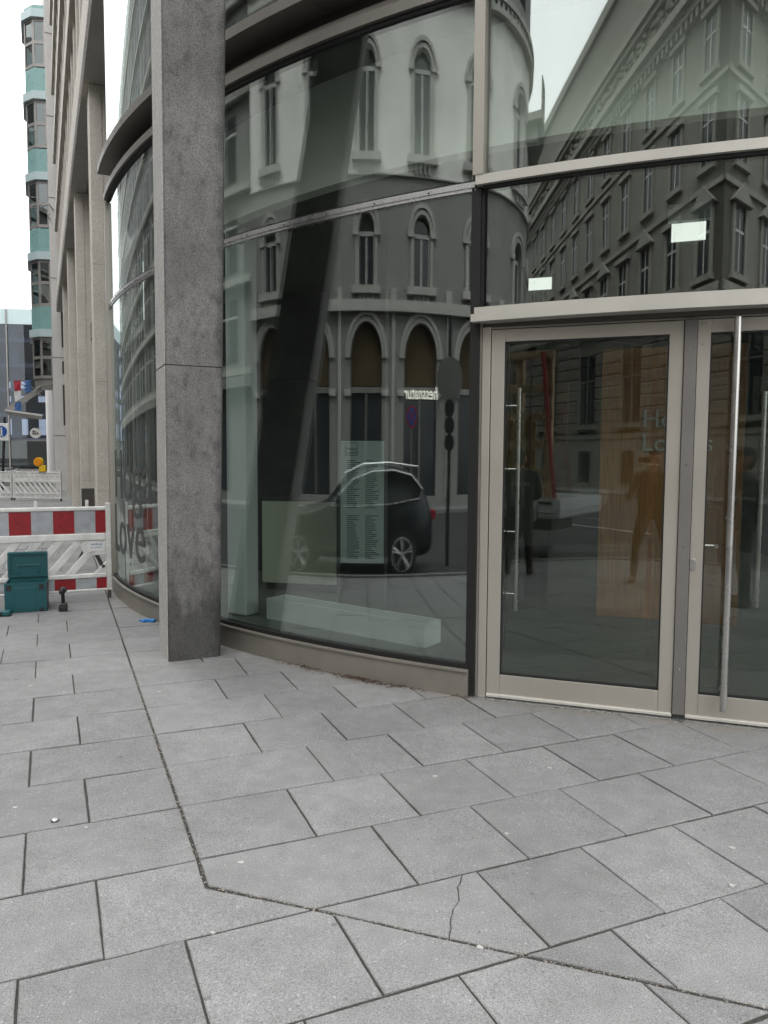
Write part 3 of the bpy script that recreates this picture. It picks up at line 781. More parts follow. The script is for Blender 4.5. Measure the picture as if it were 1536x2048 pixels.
    sign('lit white escape sign under a grey housing, above the right door', 1.275, -1.95, 3.47, .27, .15, .137)
    sign('small lit greenish escape sign deep in the lobby, above the left door', -.16, -3.52, 3.49, .25, .13, .012)
M['thinmetal'] = mat('slim_metal', (.10, .11, .105), .4, .5)
M['exit'] = emit_mat('lit_sign', (.97, 1, .95), 1.7)
lobby()
def glass_lettering():
    # large letters etched on the street side of the drum
    def on(a_c, zc):
        def fn(x, y, z): return drum(a_c+math.degrees(x/DR), .004+z*.5, zc+y)
        return fn
    put_text('etched_lettering', 'Hoga', .80, on(206.0, 1.16), M['frost'], OB, .003, 4)
    put_text('etched_lettering', 'Love', .80, on(205.3, .53), M['frost'], OB, .003, 4)
glass_lettering()
# ---------------------------------------------------------------- side street: barriers, tools, far houses
M['plastic'] = mat('white_plastic', (.72, .71, .68), .5, var=.24, vs_=6, fine=.06, fs=60)
M['refl_red'] = mat('red_sheeting', (.27, .004, .010), .45, var=.34, vs_=14)
M['refl_white'] = mat('white_sheeting', (.37, .385, .405), .45, var=.22, vs_=10)
M['teal'] = mat('teal_plastic', (.005, .075, .085), .45, var=.1, vs_=20)
M['black'] = mat('black_plastic', (.014, .014, .015), .5, var=.2, vs_=20)
M['blue'] = mat('blue_plastic', (.035, .22, .55), .4)
M['tealpanel'] = mat('teal_spandrel', (.19, .35, .335), .3, var=.06)
M['tealpale'] = mat('pale_copper', (.44, .54, .55), .4, var=.06)
M['wframe'] = mat('grey_window_frame', (.26, .25, .235), .4, .3)
M['wstone'] = mat('white_stone', (.66, .64, .61), .75, var=.1, vs_=1, fine=.08, fs=30)
M['pane'] = glass_mat('window_glass', (.45, .5, .5), .10)
M['amber'] = mat('amber_lens', (.85, .30, .02), .25)
M['yellow'] = mat('yellow_plastic', (.75, .48, .02), .5)
M['signblue'] = mat('sign_blue', (.02, .09, .36), .5)
M['signwhite'] = mat('sign_white', (.78, .78, .76), .5)
M['flagred'] = mat('flag_red', (.45, .02, .04), .7); M['flagblue'] = mat('flag_blue', (.05, .13, .33), .7); M['flagwhite'] = mat('flag_white', (.7, .7, .7), .7)
M['brown'] = mat('brown_print', (.12, .05, .02), .6)
def barrier(f, loc, label, mirror=False, sheets=True):
    t = thing('barrier_fence', loc, label, 'barrier', 'plastic roadwork barriers')
    L = 2.0; sgn = -1 if mirror else 1
    def B(name, m, *a, bevel=.006, **k):
        mb = MB(); mb.box(*a, f); return mb.build(name, m, t, bevel=bevel)
    for u in (-.055, -L):
        o = B('post', M['plastic'], u, u+.055, -.03, .03, .09, 1.10)
        B('foot', M['bronze'], u+.008, u+.045, -.03, .03, 0, .089, bevel=0)
    inner0, inner1 = -L+.056, -.056
    for z0, z1, d in ((1.016, 1.06, .025), (.673, .755, .025), (.24, .29, .025), (.088, .114, .022)):
        B('rail', M['plastic'], inner0, inner1, -d, d, z0, z1, bevel=.01)
    if not sheets:
        for z0, z1 in ((.756, 1.015), (.115, .239)):
            B('back_panel', M['plastic'], inner0, inner1, -.014, .008, z0, z1, bevel=0)
            for k in range(9):
                u = inner0+.06+k*.21
                B('recess', M['refl_white'], u, u+.10, .0081, .012, (z0+z1)/2-.012, (z0+z1)/2+.012, bevel=0)
    else:
        for z0, z1 in ((.756, 1.015), (.115, .239)):
            u = inner1; k = 0
            while u > inner0+.01:
                w = .11 if k == 0 else .222; a = max(inner0, u-w)
                B('reflective_sheet', M['refl_red' if k % 2 == 0 else 'refl_white'], a+.0008, u-.0008, -.008, .012, z0, z1, bevel=0); u = a; k += 1
    # slotted middle: slanting struts between the rails
    z0, z1 = .285, .678; lean = .34*sgn; w = .105; n = 9
    def strut(pts):
        mb = MB(); mb.face_prism(pts, -.016, .016, f); mb.build('strut', M['plastic'], t, bevel=.008)
    for k in range(n):
        ub = inner0-.28+k*.215 if sgn > 0 else inner0+k*.215
        P = [(ub, z0), (ub+w, z0), (ub+w+lean, z1), (ub+lean, z1)]
        P = clip(P, 1, 0, inner1); P = clip(P, -1, 0, -inner0) if len(P) > 2 else []
        if len(P) > 2: strut(P if area(P) > 0 else P[::-1])
    if sheets:
        strut([(inner1-.235, .50), (inner1, .50), (inner1, .678), (inner1-.30, .678)][:4]); strut([(inner1-.14, .285), (inner1, .285), (inner1, .43)])
    for u in (-1.62, -.80, -.27, -1.2):
        B('peg', M['plastic'], u, u+.035, -.012, .012, 1.06, 1.135, bevel=.003)
    return t, B
f1 = frame(-3.16, 8.64, R(24.6))
bt, BB = barrier(f1, f1(-1, 0, 0), 'red and white plastic roadwork barrier beside the teal tool case')
BB('label_plate', M['signwhite'], -.245, -.075, .0165, .020, .545, .648, bevel=0)
put_text('label_lettering', 'hamburg', .036, lambda x, y, z: f1(-.225+x, .0215+z, .618+y), M['signblue'], bt, .001, 2)
put_text('label_lettering', '040 - 219 78 900', .017, lambda x, y, z: f1(-.225+x, .0215+z, .585+y), M['signblue'], bt, .001, 2)
mb = MB(); mb.cyl(f1(-.09, .010, .37), f1(-.09, .019, .37), .02, 16); mb.build('coupling_hole', M['bronze'], bt)
f2 = frame(-11.6, 27.0, R(-6)); barrier(frame(-11.75, 27.3, R(-12)), (-12.7, 27.5, 0), 'far white slotted barrier at the pier, right of the pair', True, False)
barrier(frame(-13.76, 27.73, R(-12)), (-14.7, 27.9, 0), 'far white slotted barrier, left of the pair', True, False)
def tools():
    f = frame(-3.93, 7.69, R(20)); W, D, Hh = .40, .30, .31
    t = thing('tool_case', f(.2, -.15, 0), 'open teal plastic tool case with its lid up, on the pavement', 'tool case')
    mb = MB(); mb.box(0, W, -.012, 0, .004, Hh, f); mb.box(0, W, -D, -D+.012, .004, Hh, f); mb.box(0, .012, -D+.012, -.012, .004, Hh, f); mb.box(W-.012, W, -D+.012, -.012, .004, Hh, f); mb.box(.012, W-.012, -D+.012, -.012, .004, .02, f)
    b = mb.build('case_body', M['teal'], t)
    mb = MB(); mb.box(.10, W-.10, .0, .006, .03, Hh-.05, f); mb.build('front_panel', M['teal'], b, bevel=.004)
    for u in (.02, W-.07):
        mb = MB(); mb.box(u, u+.045, .0, .008, Hh-.075, Hh-.02, f); mb.build('latch', M['black'], b)
        mb = MB(); mb.box(u, u+.045, .0, .008, .01, .04, f); mb.build('corner_clip', M['black'], b)
    mb = MB(); mb.box(0.004, W-.004, -D-.05, -D-.002, Hh-.06, Hh+.29, f); l = mb.build('lid', M['teal'], t, bevel=.01)
    mb = MB()
    for b_ in ((0.004, .03, 0), (W-.03, W-.004, 0)): mb.box(b_[0], b_[1], -D-.015, -D+.02, Hh+.02, Hh+.285, f)
    mb.box(.03, W-.03, -D-.015, -D+.02, Hh+.265, Hh+.285, f); mb.box(.03, W-.03, -D-.015, -D+.02, Hh+.02, Hh+.04, f); mb.build('lid_rim', M['teal'], l)
    mb = MB()
    for k in range(1, 6): mb.box(.03+k*.057, .034+k*.057, -D-.0149, -D-.008, Hh+.04, Hh+.265, f)
    for k in range(1, 4): mb.box(.03, W-.03, -D-.0145, -D-.0085, Hh+.04+k*.056, Hh+.044+k*.056, f)
    tag(mb.build('rib', M['teal'], l), kind='stuff')
    mb = MB(); mb.box(.10, .30, -D-.008, -D+.004, Hh+.13, Hh+.155, f); mb.box(.08, .11, -D-.008, -D+.004, Hh+.06, Hh+.155, f); mb.box(.29, .32, -D-.008, -D+.004, Hh+.06, Hh+.155, f); mb.build('lid_handle', M['teal'], l, bevel=.004)
    f = frame(-4.0, 7.50, R(12)); t = thing('battery_case', f(.1, -.05, 0), 'small flat teal case lying in front of the open tool case', 'case')
    mb = MB(); mb.box(0, .20, -.11, 0, .004, .055, f); mb.build('shell', M['teal'], t, bevel=.012)
    mb = MB(); mb.box(.075, .125, -.04, .006, .012, .05, f); mb.build('clasp', M['black'], t, bevel=.004)
    x, y = -3.385, 7.83; f = frame(x, y, R(15)); t = thing('cordless_drill', (x, y, 0), 'black cordless drill standing on its battery on the pavement', 'drill')
    mb = MB(); mb.box(-.04, .04, -.06, .045, .003, .062, f); mb.build('battery', M['black'], t, bevel=.01)
    mb = MB(); mb.box(-.036, .036, -.055, .04, .063, .085, f); mb.build('battery_shoe', M['bronze'], t, bevel=.006)
    mb = MB(); mb.tube([f(0, -.02, .08), f(0, -.014, .13), f(0, 0, .185)], .0185, 12); mb.build('handle', M['black'], t, smooth=True)
    mb = MB(); mb.cyl(f(0, -.07, .215), f(0, .045, .215), .034, 18); mb.cyl(f(0, .045, .215), f(0, .075, .215), .030, 18, .022); mb.build('motor_housing', M['black'], t)
    mb = MB(); mb.cyl(f(0, .075, .215), f(0, .10, .215), .021, 14, .012); mb.build('chuck', M['gasket'], t)
    mb = MB(); mb.cyl(f(0, .04, .198), f(0, .056, .178), .007, 8); mb.build('trigger', M['bronze'], t)
    # blue plastic clamp
    x, y = -2.36, 7.30; f = frame(x, y, R(-15)); t = thing('plastic_clamp', (x, y, 0), 'small bright blue plastic clamp lying beside the plinth', 'clamp')
    mb = MB(); mb.box(-.01, .10, -.05, -.012, .003, .032, f); mb.build('jaw', M['blue'], t, bevel=.004)
    mb = MB(); mb.box(-.065, .03, -.012, .012, .003, .022, frame(x-.012, y+.012, R(-45))); mb.build('lever', M['blue'], t, bevel=.004)
    # slim dark steel stand by the front
    f = frame(-4.23, 10.7, R(24.6)); t = thing('steel_stand', f(0, 0, 0), 'slim dark steel stand behind the red and white barrier', 'stand')
    mb = MB(); mb.box(-.085, .085, -.05, .05, .28, 1.18, f); mb.build('stand_box', M['bronze'], t, bevel=.006)
    for u0, u1 in ((-.07, -.20), (.07, .20)):
        mb = MB(); mb.add([f(u0-.03, -.03, .28), f(u0+.03, -.03, .28), f(u1+.03, -.03, 0), f(u1-.03, -.03, 0), f(u0-.03, .03, .28), f(u0+.03, .03, .28), f(u1+.03, .03, 0), f(u1-.03, .03, 0)],
            [(0, 1, 2, 3), (7, 6, 5, 4), (0, 4, 5, 1), (1, 5, 6, 2), (2, 6, 7, 3), (3, 7, 4, 0)]); mb.build('leg', M['bronze'], t)
tools()
def bay_house():
    o = Cc+out1*8.27; F = frame(o.x, o.y, R(294.6)); T = thing('bay_window_house', F(-32, 0, 0), 'white stone house with teal polygonal bay tower down the side street', 'building')
    mb = MB(); mb.box(-75, -29.2, -14, .3, 0, 26, F); mb.build('wall', M['wstone'], T)
    mb = MB()
    for k in range(7):
        for a, b in ((.1, 2.0), (2.5, 3.1)): mb.box(-29.2, -29.16, -.28, -.10, 3+k*3.65+a, 3+k*3.65+b, F)
    tag(mb.build('slit_window', M['bronze'], T), kind='stuff')
    mb = MB()
    for k in range(6): mb.box(-29.199, -29.185, -3, .305, 2.6+k*3.65, 2.63+k*3.65, F)
    mb.build('stone_joint', M['bronze2'], T)
    plan = [(-30.0, .3), (-30.15, .78), (-30.75, 1.15), (-32.6, 1.15), (-33.4, .78), (-33.5, .3)]
    def ring(mb, z0, z1, ex=0):
        c = (-31.8, .3); P = [(c[0]+(p[0]-c[0])*(1+ex), .3+(p[1]-.3)*(1+ex*1.6)+(0 if p[1] > .3 else -.02)) for p in plan]
        vs_ = [F(p[0], p[1], z0) for p in P]+[F(p[0], p[1], z1) for p in P]; n = len(P)
        mb.add(vs_, [tuple(range(n)), tuple(range(2*n-1, n-1, -1))]+[((i+1) % n, i, n+i, n+(i+1) % n) for i in range(n)])
    zs = [7.6, 11.2, 14.85, 18.5, 22.15]
    mb = MB(); ring(mb, 5.05, 5.35, -.05); mb.build('tower_foot', M['wframe'], T)
    for zc in zs:
        mb = MB(); ring(mb, zc-.30, zc+.06, .09); mb.build('bay_cornice', M['tealpale'], T)
        mb = MB(); ring(mb, zc+.06, zc+1.15 if zc < 21 else zc+.3); mb.build('bay_spandrel', M['tealpanel'], T)
        z0, z1 = zc-2.45, zc-.30
        if zc < 8: z0 = 5.35
        mb = MB(); ring(mb, z0, z1, -.35); mb.build('bay_core', M['dark'], T)
        for i in range(len(plan)-1):
            a, b = plan[i], plan[i+1]
            def Q(t, d, z, a=a, b=b): 
                ex, ey = b[0]-a[0], b[1]-a[1]; Ln = math.hypot(ex, ey); nx, ny = ey/Ln, -ex/Ln
                if ny < 0 and abs(ny) > .3: nx, ny = -nx, -ny
                return F(a[0]+ex*t+nx*d, a[1]+ey*t+ny*d, z)
            mb = MB()
            for t0, t1, za, zb in ((0, .12, z0, z1), (.88, 1, z0, z1), (.12, .88, z0, z0+.14), (.12, .88, z1-.12, z1), (.12, .88, (z0+z1)/2-.05, (z0+z1)/2+.09)): mb.box(t0, t1, -.05, 0, za, zb, Q)
            w = mb.build('bay_window', M['wframe'], T)
            mb = MB(); mb.box(.1, .9, -.045, -.03, z0+.1, z1-.08, Q); mb.build('pane', M['pane'], w)
    # canopy, flags and round sign at its door
    c = thing('entrance_canopy', F(-31, 2, 0), 'glass and steel entrance canopy under the bay tower', 'canopy')
    mb = MB(); mb.add([F(-30.2, .8, 3.55), F(-30.2, 2.4, 3.75), F(-34, 2.4, 3.75), F(-34, .8, 3.55), F(-30.2, .8, 3.63), F(-30.2, 2.4, 3.83), F(-34, 2.4, 3.83), F(-34, .8, 3.63)], [(3, 2, 1, 0), (4, 5, 6, 7), (0, 1, 5, 4), (1, 2, 6, 5), (2, 3, 7, 6), (3, 0, 4, 7)]); mb.build('roof_slab', M['wstone'], c)
    for k in range(5):
        mb = MB(); mb.cyl(F(-30.3-k*.8, .82, 5.0), F(-30.3-k*.8, 2.35, 3.85), .03, 6); mb.build('stay_rod', M['wframe'], c)
    for k, (s, m1, m2, lab) in enumerate(((-30.6, 'flagred', 'flagblue', 'red white and blue flag hanging over the canopy'), (-30.2, 'flagblue', 'flagblue', 'plain blue flag hanging over the canopy'))):
        fl = thing('flag', F(s, .8, 4.6), lab, 'flag', 'flags over the canopy')
        v = 2.0 if k == 0 else 1.55
        mb = MB(); mb.cyl(F(s, .8, 4.5), F(s, v+.1, 5.35), .02, 6); mb.build('staff', M['wframe'], fl)
        for j, mm in enumerate((m1, 'flagwhite' if k == 0 else m2, m2)):
            mb = MB(); z1 = 5.25-j*.5*(1 if k == 0 else .4)
            mb.add([F(s+.02*((-1)**j), v-.30, z1), F(s-.03, v, z1-.03), F(s+.05, v-.02, z1-.5*(1 if k == 0 else .4)), F(s-.02, v-.28, z1-.5*(1 if k == 0 else .4)), F(s+.04, v-.30, z1), F(s-.01, v, z1-.03), F(s+.07, v-.02, z1-.5*(1 if k == 0 else .4)), F(s, v-.28, z1-.5*(1 if k == 0 else .4))], [(0, 1, 2, 3), (7, 6, 5, 4), (0, 4, 5, 1), (1, 5, 6, 2), (2, 6, 7, 3), (3, 7, 4, 0)]); mb.build('cloth', M[mm], fl)
    sg = thing('round_sign', F(-29.6, 1.0, 2.65), 'round cream hanging sign with dark emblem below the canopy', 'sign')
    px = F(-29.6, 1.12, 2.72); ax = Vector((.4, -.92, 0)); mb = MB(); mb.disc(px, ax, .24, .08, 28); d = mb.build('disc', M['signwhite'], sg)
    def sf(x, y, z):
        r = Vector((.92, .4, 0)); q = Vector(px)+r*x+Vector((0, 0, y))+ax.normalized()*(.045+z); return tuple(q)
    put_text('emblem_lettering', 'MA', .19, lambda x, y, z: sf(x-.13, y-.08, z), M['brown'], d, .004, 2, .006)
    mb = MB(); mb.box(-.15, .02, -.001, .004, .06, .085, lambda a, b, z: sf(a, z, b)); mb.box(-.11, -.03, -.001, .005, .085, .13, lambda a, b, z: sf(a, z, b)); mb.build('hat_emblem', M['ink'], d)
    mb = MB(); mb.cyl(F(-29.2, .82, 2.95), (px[0], px[1], px[2]+.22), .015, 6); mb.build('bracket', M['wframe'], sg)
    # wall bracket and tram wire
    w = thing('tension_wire', F(-29.2, .4, 13), 'thin tension wire anchored to the white house', 'wire')
    a = Vector(F(-29.2, .5, 13.1)); mb = MB(); pts = [a+(Vector((-45, 30, 13.0))-a)*t+Vector((0, 0, -1.2*4*t*(1-t))) for t in [i/16 for i in range(17)]]; mb.tube(pts, .018, 5); mb.build('cable', M['wframe'], w)
    mb = MB(); mb.tube([F(-29.2, .1, 13.0), F(-29.0, .3, 13.2), F(-29.1, .55, 13.1)], .03, 6); mb.ring(F(-29.1, .3, 12.7), (1, .2, 0), .12, .15, .03, 14); mb.build('anchor', M['wframe'], w)
bay_house()
def glass_house():
    T = thing('glass_office_block', (-52, 96, 0), 'glass office block with grey columns closing the side street', 'building')
    f = frame(-80, 95, R(6)); W = 46
    mb = MB(); mb.box(0, W, -8, -7.8, 0, 20.5, f); mb.build('rear_wall', M['glassback'], T)
    for k in range(6):
        mb = MB(); mb.box(0, W, -7.5, -.3, 3.6+k*3.2, 4.05+k*3.2, f); mb.build('floor_slab', M['slate'], T)
    for k in range(9):
        mb = MB(); mb.box(1+k*5, 2.0+k*5, -2.4, -1.6, 0, 20, f); mb.build('column', M['slate'], T)
        mb = MB(); mb.box(.0+k*5.2, .14+k*5.2, -.2, .12, 0, 20.5, f); mb.build('mullion', M['wframe'], T)
    for k in range(12):
        mb = MB(); mb.box(1.2+k*3.9, 3.6+k*3.9, -7.79, -7.7, 9.2, 12.0, f); mb.build('rear_window', M['lit'], T)
        if k % 3: mb = MB(); mb.box(1.2+k*3.9, 3.6+k*3.9, -7.79, -7.7, 4.6, 7.4, f); mb.build('rear_window', M['lit'], T)
    mb = MB(); mb.box(0, W, -.12, -.06, 4.0, 18.6, f); mb.build('glass_wall', M['blueglass'], T)
    mb = MB(); mb.box(0, W, -.12, -.06, .2, 3.6, f); mb.build('shop_glass', M['pane'], T)
    mb = MB(); mb.box(0, W, -6, -.05, 18.65, 20.6, f); mb.build('parapet', M['tealpale'], T)
    for k in range(2):
        mb = MB(); z = 20.6
        pts = [f(38+k*4, -3, z), f(38.5+k*4, -3, z+1.6), f(41+k*4, -3, z+1.9), f(41.5+k*4, -3, z)]; mb.tube(pts, .07, 6); mb.tube([f(38+k*4, -4, z), f(38.5+k*4, -4, z+1.6), f(41+k*4, -4, z+1.9), f(41.5+k*4, -4, z)], .07, 6); mb.build('roof_railing', M['wframe'], T)
    for k in range(14):
        x = 22+k*1.7
    # pedestrian sign and warning lamp near the far barriers
    s = thing('pedestrian_sign', (-15.55, 30.5, 0), 'blue pedestrian sign on a dark pole at the left edge', 'sign')
    mb = MB(); mb.cyl((-15.55, 30.5, 0), (-15.35, 30.5, 3.2), .05, 8); mb.build('pole', M['black'], s)
    mb = MB(); mb.box(-15.72, -15.18, 30.42, 30.45, 2.25, 2.95); p = mb.build('plate', M['signwhite'], s, bevel=.02)
    mb = MB(); mb.disc((-15.45, 30.41, 2.62), (0, 1, 0), .22, .012, 24); mb.build('blue_disc', M['signblue'], p)
    mb = MB(); mb.box(-15.48, -15.42, 30.395, 30.402, 2.50, 2.70); mb.disc((-15.45, 30.398, 2.745), (0, 1, 0), .035, .008, 12); mb.add([(-15.48, 30.395, 2.5), (-15.44, 30.395, 2.5), (-15.50, 30.395, 2.42), (-15.53, 30.395, 2.42)], [(0, 1, 2, 3)]); mb.add([(-15.46, 30.395, 2.5), (-15.42, 30.395, 2.5), (-15.38, 30.395, 2.42), (-15.41, 30.395, 2.42)], [(0, 1, 2, 3)]); mb.build('pictogram', M['signwhite'], p)
    w = thing('warning_lamp', (-12.6, 27.45, 1.06), 'amber roadwork warning lamp on the far white barrier', 'lamp')
    mb = MB(); mb.disc((-12.62, 27.45, 1.42), (0, 1, 0), .17, .10, 24); l = mb.build('housing', M['yellow'], w)
    mb = MB(); mb.disc((-12.62, 27.38, 1.42), (0, 1, 0), .135, .05, 24); mb.build('lens', M['amber'], l)
    mb = MB(); mb.box(-12.60, -12.35, 27.38, 27.5, 1.06, 1.30); mb.build('battery_box', M['yellow'], w, bevel=.02)
M['slate'] = mat('slate_concrete', (.14, .14, .15), .7)
M['glassback'] = mat('back_wall_dark', (.07, .075, .09), .7)
M['lit'] = emit_mat('bright_window', (.9, .97, 1), 1.0)
M['blueglass'] = glass_mat('blue_glass', (.62, .66, .75), .06)
glass_house()
# ---------------------------------------------------------------- houses across the road, mirrored in the glass
M['plaster'] = mat('white_plaster', (.80, .79, .75), .8, var=.2, vs_=.5, fine=.04, fs=20)
M['plaster2'] = mat('grey_plaster', (.25, .247, .235), .8, var=.12, vs_=.5, fine=.04, fs=20)
M['trim'] = mat('stucco_trim', (.44, .43, .40), .8, var=.14, vs_=2)
M['sand_stone'] = mat('grey_sandstone', (.23, .218, .19), .85, var=.18, vs_=.7, fine=.12, fs=15)
M['sand_trim'] = mat('sandstone_trim', (.29, .278, .245), .85, var=.18, vs_=2)
M['roofdark'] = mat('slate_roof', (.10, .10, .11), .7)
M['dwin'] = mat('dark_window_pane', (.03, .034, .04), .12, spec=.6)
M['sash'] = mat('white_sash', (.62, .62, .60), .6)
M['curtain'] = mat('ochre_blind', (.07, .045, .017), .8)
M['shoplit'] = emit_mat('lit_shop_lettering', (1, .97, .85), 3.5)
M['shopdark'] = mat('dark_shop_interior', (.03, .03, .03), .6)
def arch_pts(a, zs, zsp, n=18):              # window opening outline, counter-clockwise from the sill left
    return [(-a, zs), (a, zs)]+[(a*math.cos(math.pi*i/n), zsp+a*math.sin(math.pi*i/n)) for i in range(n+1)]
def corner_house():
    # flat front along the side street, then a rounded corner
    ref = Vector((-18.5, -2.55)); d = Vector((.416, -.909)).normalized(); nrm = Vector((.909, .416)).normalized()
    ue, Rc = 8.2, 6.0; tp = ref+d*ue; Q = tp-nrm*Rc; a0 = math.atan2(nrm.y, nrm.x); ulen = Rc*R(100)
    def F(u, v, z):
        if u <= ue: p = ref+d*u+nrm*v
        elif u <= ue+ulen:
            a = a0-(u-ue)/Rc; p = Q+Vector((math.cos(a), math.sin(a)))*(Rc+v)
        else:
            a = a0-ulen/Rc; e = Vector((math.cos(a), math.sin(a))); t = Vector((e.y, -e.x)); p = Q+e*(Rc+v)+t*(u-ue-ulen)
        return (p.x, p.y, z)
    T = thing('corner_house', F(4, 0, 0), 'white stucco corner house with arched windows, mirrored in the curved glass', 'building')
    U0, U1 = -10, 30; SEG = lambda a, b: max(1, int((b-a)/.8))
    def strip(name, m, v0, v1, z0, z1, a=U0, b=U1):
        mb = MB(); mb.band(a, b, v0, v1, z0, z1, F, SEG(a, b)); return mb.build(name, m, T)
    bays = [-8+4*k for k in range(10)]
    # ground floor piers and arches (openings 2.4 m), first and second floor windows (1.25 m)
    lev = [(0, 6.5, 1.2, .35, 5.0, 'plaster2'), (6.9, 10.95, .60, 7.37, 9.15, 'plaster2'), (11.0, 16.9, .62, 11.65, 14.5, 'plaster')]
    for z0, z1, a, zs, zsp, mm in lev:
        for u in bays:
            half = []
            mb = MB(); w = 2.0; n = 18
            arcp = [(a*math.cos(math.pi*i/n), zsp+a*math.sin(math.pi*i/n)) for i in range(n+1)]
            mb.cur = 0
            def piece(P): mb.face_prism([(u+p[0], p[1]) for p in P], -.5, 0, F)
            if zs > z0: 
                for k in range(4): piece([(-w+k, z0), (-w+k+1, z0), (-w+k+1, zs), (-w+k, zs)])
            rt = [p for p in arcp if p[0] > 1e-6]; lf = [p for p in arcp if p[0] < -1e-6]; top = (0, zsp+a)
            # right half then left half, each cut into column and spandrel
            piece([(a, zs), (w, zs), (w, zsp), (a, zsp)]); piece([(-w, zs), (-a, zs), (-a, zsp), (-w, zsp)])
            piece([(w, zsp), (w, z1), (0, z1), top]+rt[::-1]); piece([(-w, z1), (-w, zsp)]+lf[::-1]+[top, (0, z1)])
            mb.build('wall_bay', M[mm], T)
            # moulded arch surround
            for r0, r1, v in ((a+.0, a+.16, .10), (a+.20, a+.36, .16)):
                mb = MB(); P0 = [(r0*math.cos(math.pi*i/20), zsp+r0*math.sin(math.pi*i/20)) for i in range(21)]; P1 = [(r1*math.cos(math.pi*i/20), zsp+r1*math.sin(math.pi*i/20)) for i in range(21)]
                for i in range(20): mb.face_prism([(u+p[0], p[1]) for p in (P0[i], P1[i], P1[i+1], P0[i+1])], .0, v, F)
                mb.build('arch_moulding', M['trim'], T)
            if z0 > 1:
                mb = MB(); mb.band(u-a-.45, u+a+.45, 0, .30, zs-.28, zs-.02, F, 2); s_ = mb.build('sill', M['trim'], T)
                mb = MB()
                for x in (-.6, -.2, .2, .6): mb.box(u+x*a*1.3-.06, u+x*a*1.3+.06, .0, .2, zs-.62, zs-.28, F)
                tag(mb.build('bracket', M['trim'], s_), kind='stuff')
                for x in (-1, 1):
                    mb = MB(); mb.box(u+x*(a+.20)-.20, u+x*(a+.20)+.20, 0, .16, zsp-.16, zsp+.06, F); mb.build('impost', M['trim'], T)
                    mb = MB(); mb.box(u+x*(a+.12)-.08, u+x*(a+.12)+.08, 0, .09, zs, zsp-.16, F); mb.build('jamb_moulding', M['trim'], T)
                mb = MB(); mb.face_prism([(u+p[0], p[1]) for p in arch_pts(a+.05, zs, zsp)], -.45, -.30, F); w_ = mb.build('window', M['dwin'], T)
                mb = MB(); mb.box(u-.045, u+.045, -.31, -.24, zs, zsp, F); mb.box(u-a, u+a, -.31, -.24, zsp-.10, zsp+.04, F); mb.box(u-a, u-a+.07, -.31, -.24, zs, zsp, F); mb.box(u+a-.07, u+a, -.31, -.24, zs, zsp, F); mb.box(u-a, u+a, -.31, -.24, zs, zs+.08, F); mb.build('sash', M['sash'], w_)
            else:
                mb = MB(); mb.face_prism([(u+p[0], p[1]) for p in arch_pts(a+.05, zs, zsp)], -.48, -.40, F); w_ = mb.build('shop_window', M['dwin'], T)
                mb = MB(); mb.face_prism([(u+p[0], p[1]) for p in arch_pts(a-.05, 4.1, zsp)], -.40, -.36, F); mb.build('blind', M['curtain'], w_)
                mb = MB(); mb.box(u-a, u+a, -.36, -.26, 3.85, 4.05, F); mb.box(u-.05, u+.05, -.36, -.28, .4, 3.85, F); mb.build('shop_transom', M['wframe'], w_)
                for x in (-1, 1):
                    mb = MB(); mb.box(u+x*(a+.22)-.24, u+x*(a+.22)+.24, 0, .14, 3.72, 3.95, F); mb.build('capital', M['trim'], T)
    strip('ground_cornice', M['trim'], -.4, .34, 6.5, 6.68); strip('ground_cornice', M['trim'], -.4, .22, 6.68, 6.9)
    strip('string_course', M['trim'], -.4, .12, 10.95, 11.0); strip('cornice', M['trim'], -.4, .30, 16.9, 17.12); strip('cornice', M['trim'], -.4, .34, 17.36, 17.56)
    mb = MB(); u = U0
    while u < U1-1: mb.box(u, u+.2, -.1, .26, 17.13, 17.35, F); u += .4
    tag(mb.build('dentil', M['trim'], T), kind='stuff'); strip('frieze', M['plaster2'], -.45, .0, 17.121, 17.36)
    strip('attic_wall', M['plaster2'], -.6, -.02, 17.56, 22.4); strip('attic_cornice', M['trim'], -.7, .25, 22.4, 22.8)
    for u in bays:
        mb = MB(); mb.box(u-.55, u+.55, -.02, .0, 18.3, 20.6, F); mb.build('attic_window', M['dwin'], T)
        mb = MB(); mb.box(u+1.9, u+2.1, 0, .14, .3, 6.5, F); mb.box(u+1.8, u+2.2, 0, .2, 6.9, 7.3, F); mb.build('pilaster', M['trim'], T)
    mb = MB(); P = [F(U0+(U1-U0)*i/50, -.52, 0)[:2] for i in range(51)]; b = Q-nrm*30
    mb.prism(P+[(-60, -40), (-60, 14)], 21.2, 21.6); mb.build('roof', M['roofdark'], T)
    mb = MB(); mb.prism([F(U0+(U1-U0)*i/50, -.7, 0)[:2] for i in range(51)]+[(-60, -40), (-60, 14)], .0, 21.1); mb.build('inner_mass', M['shopdark'], T)
    # balcony with railing on the side away from the street
    u0, u1 = 13.2, 17.2
    mb = MB(); mb.band(u0, u1, -.2, 1.25, 14.6, 14.9, F, 5); mb.build('balcony_floor', M['trim'], T)
    mb = MB(); mb.band(u0+.3, u1-.3, -.2, .8, 13.9, 14.6, F, 5); mb.build('balcony_corbel', M['plaster2'], T)
    mb = MB()
    for z in (15.2, 15.5, 15.8, 16.1): mb.tube([F(u0+(u1-u0)*i/8, 1.2, z) for i in range(9)], .05, 6)
    for i in range(9): mb.cyl(F(u0+(u1-u0)*i/8, 1.2, 14.9), F(u0+(u1-u0)*i/8, 1.2, 16.15), .05, 6)
    mb.build('balcony_railing', M['wframe'], T)
    # white script shop sign
    def script(x, y, z):
        xx = x+.22*y; return F(5.25-xx, .36+z, 3.60+y)
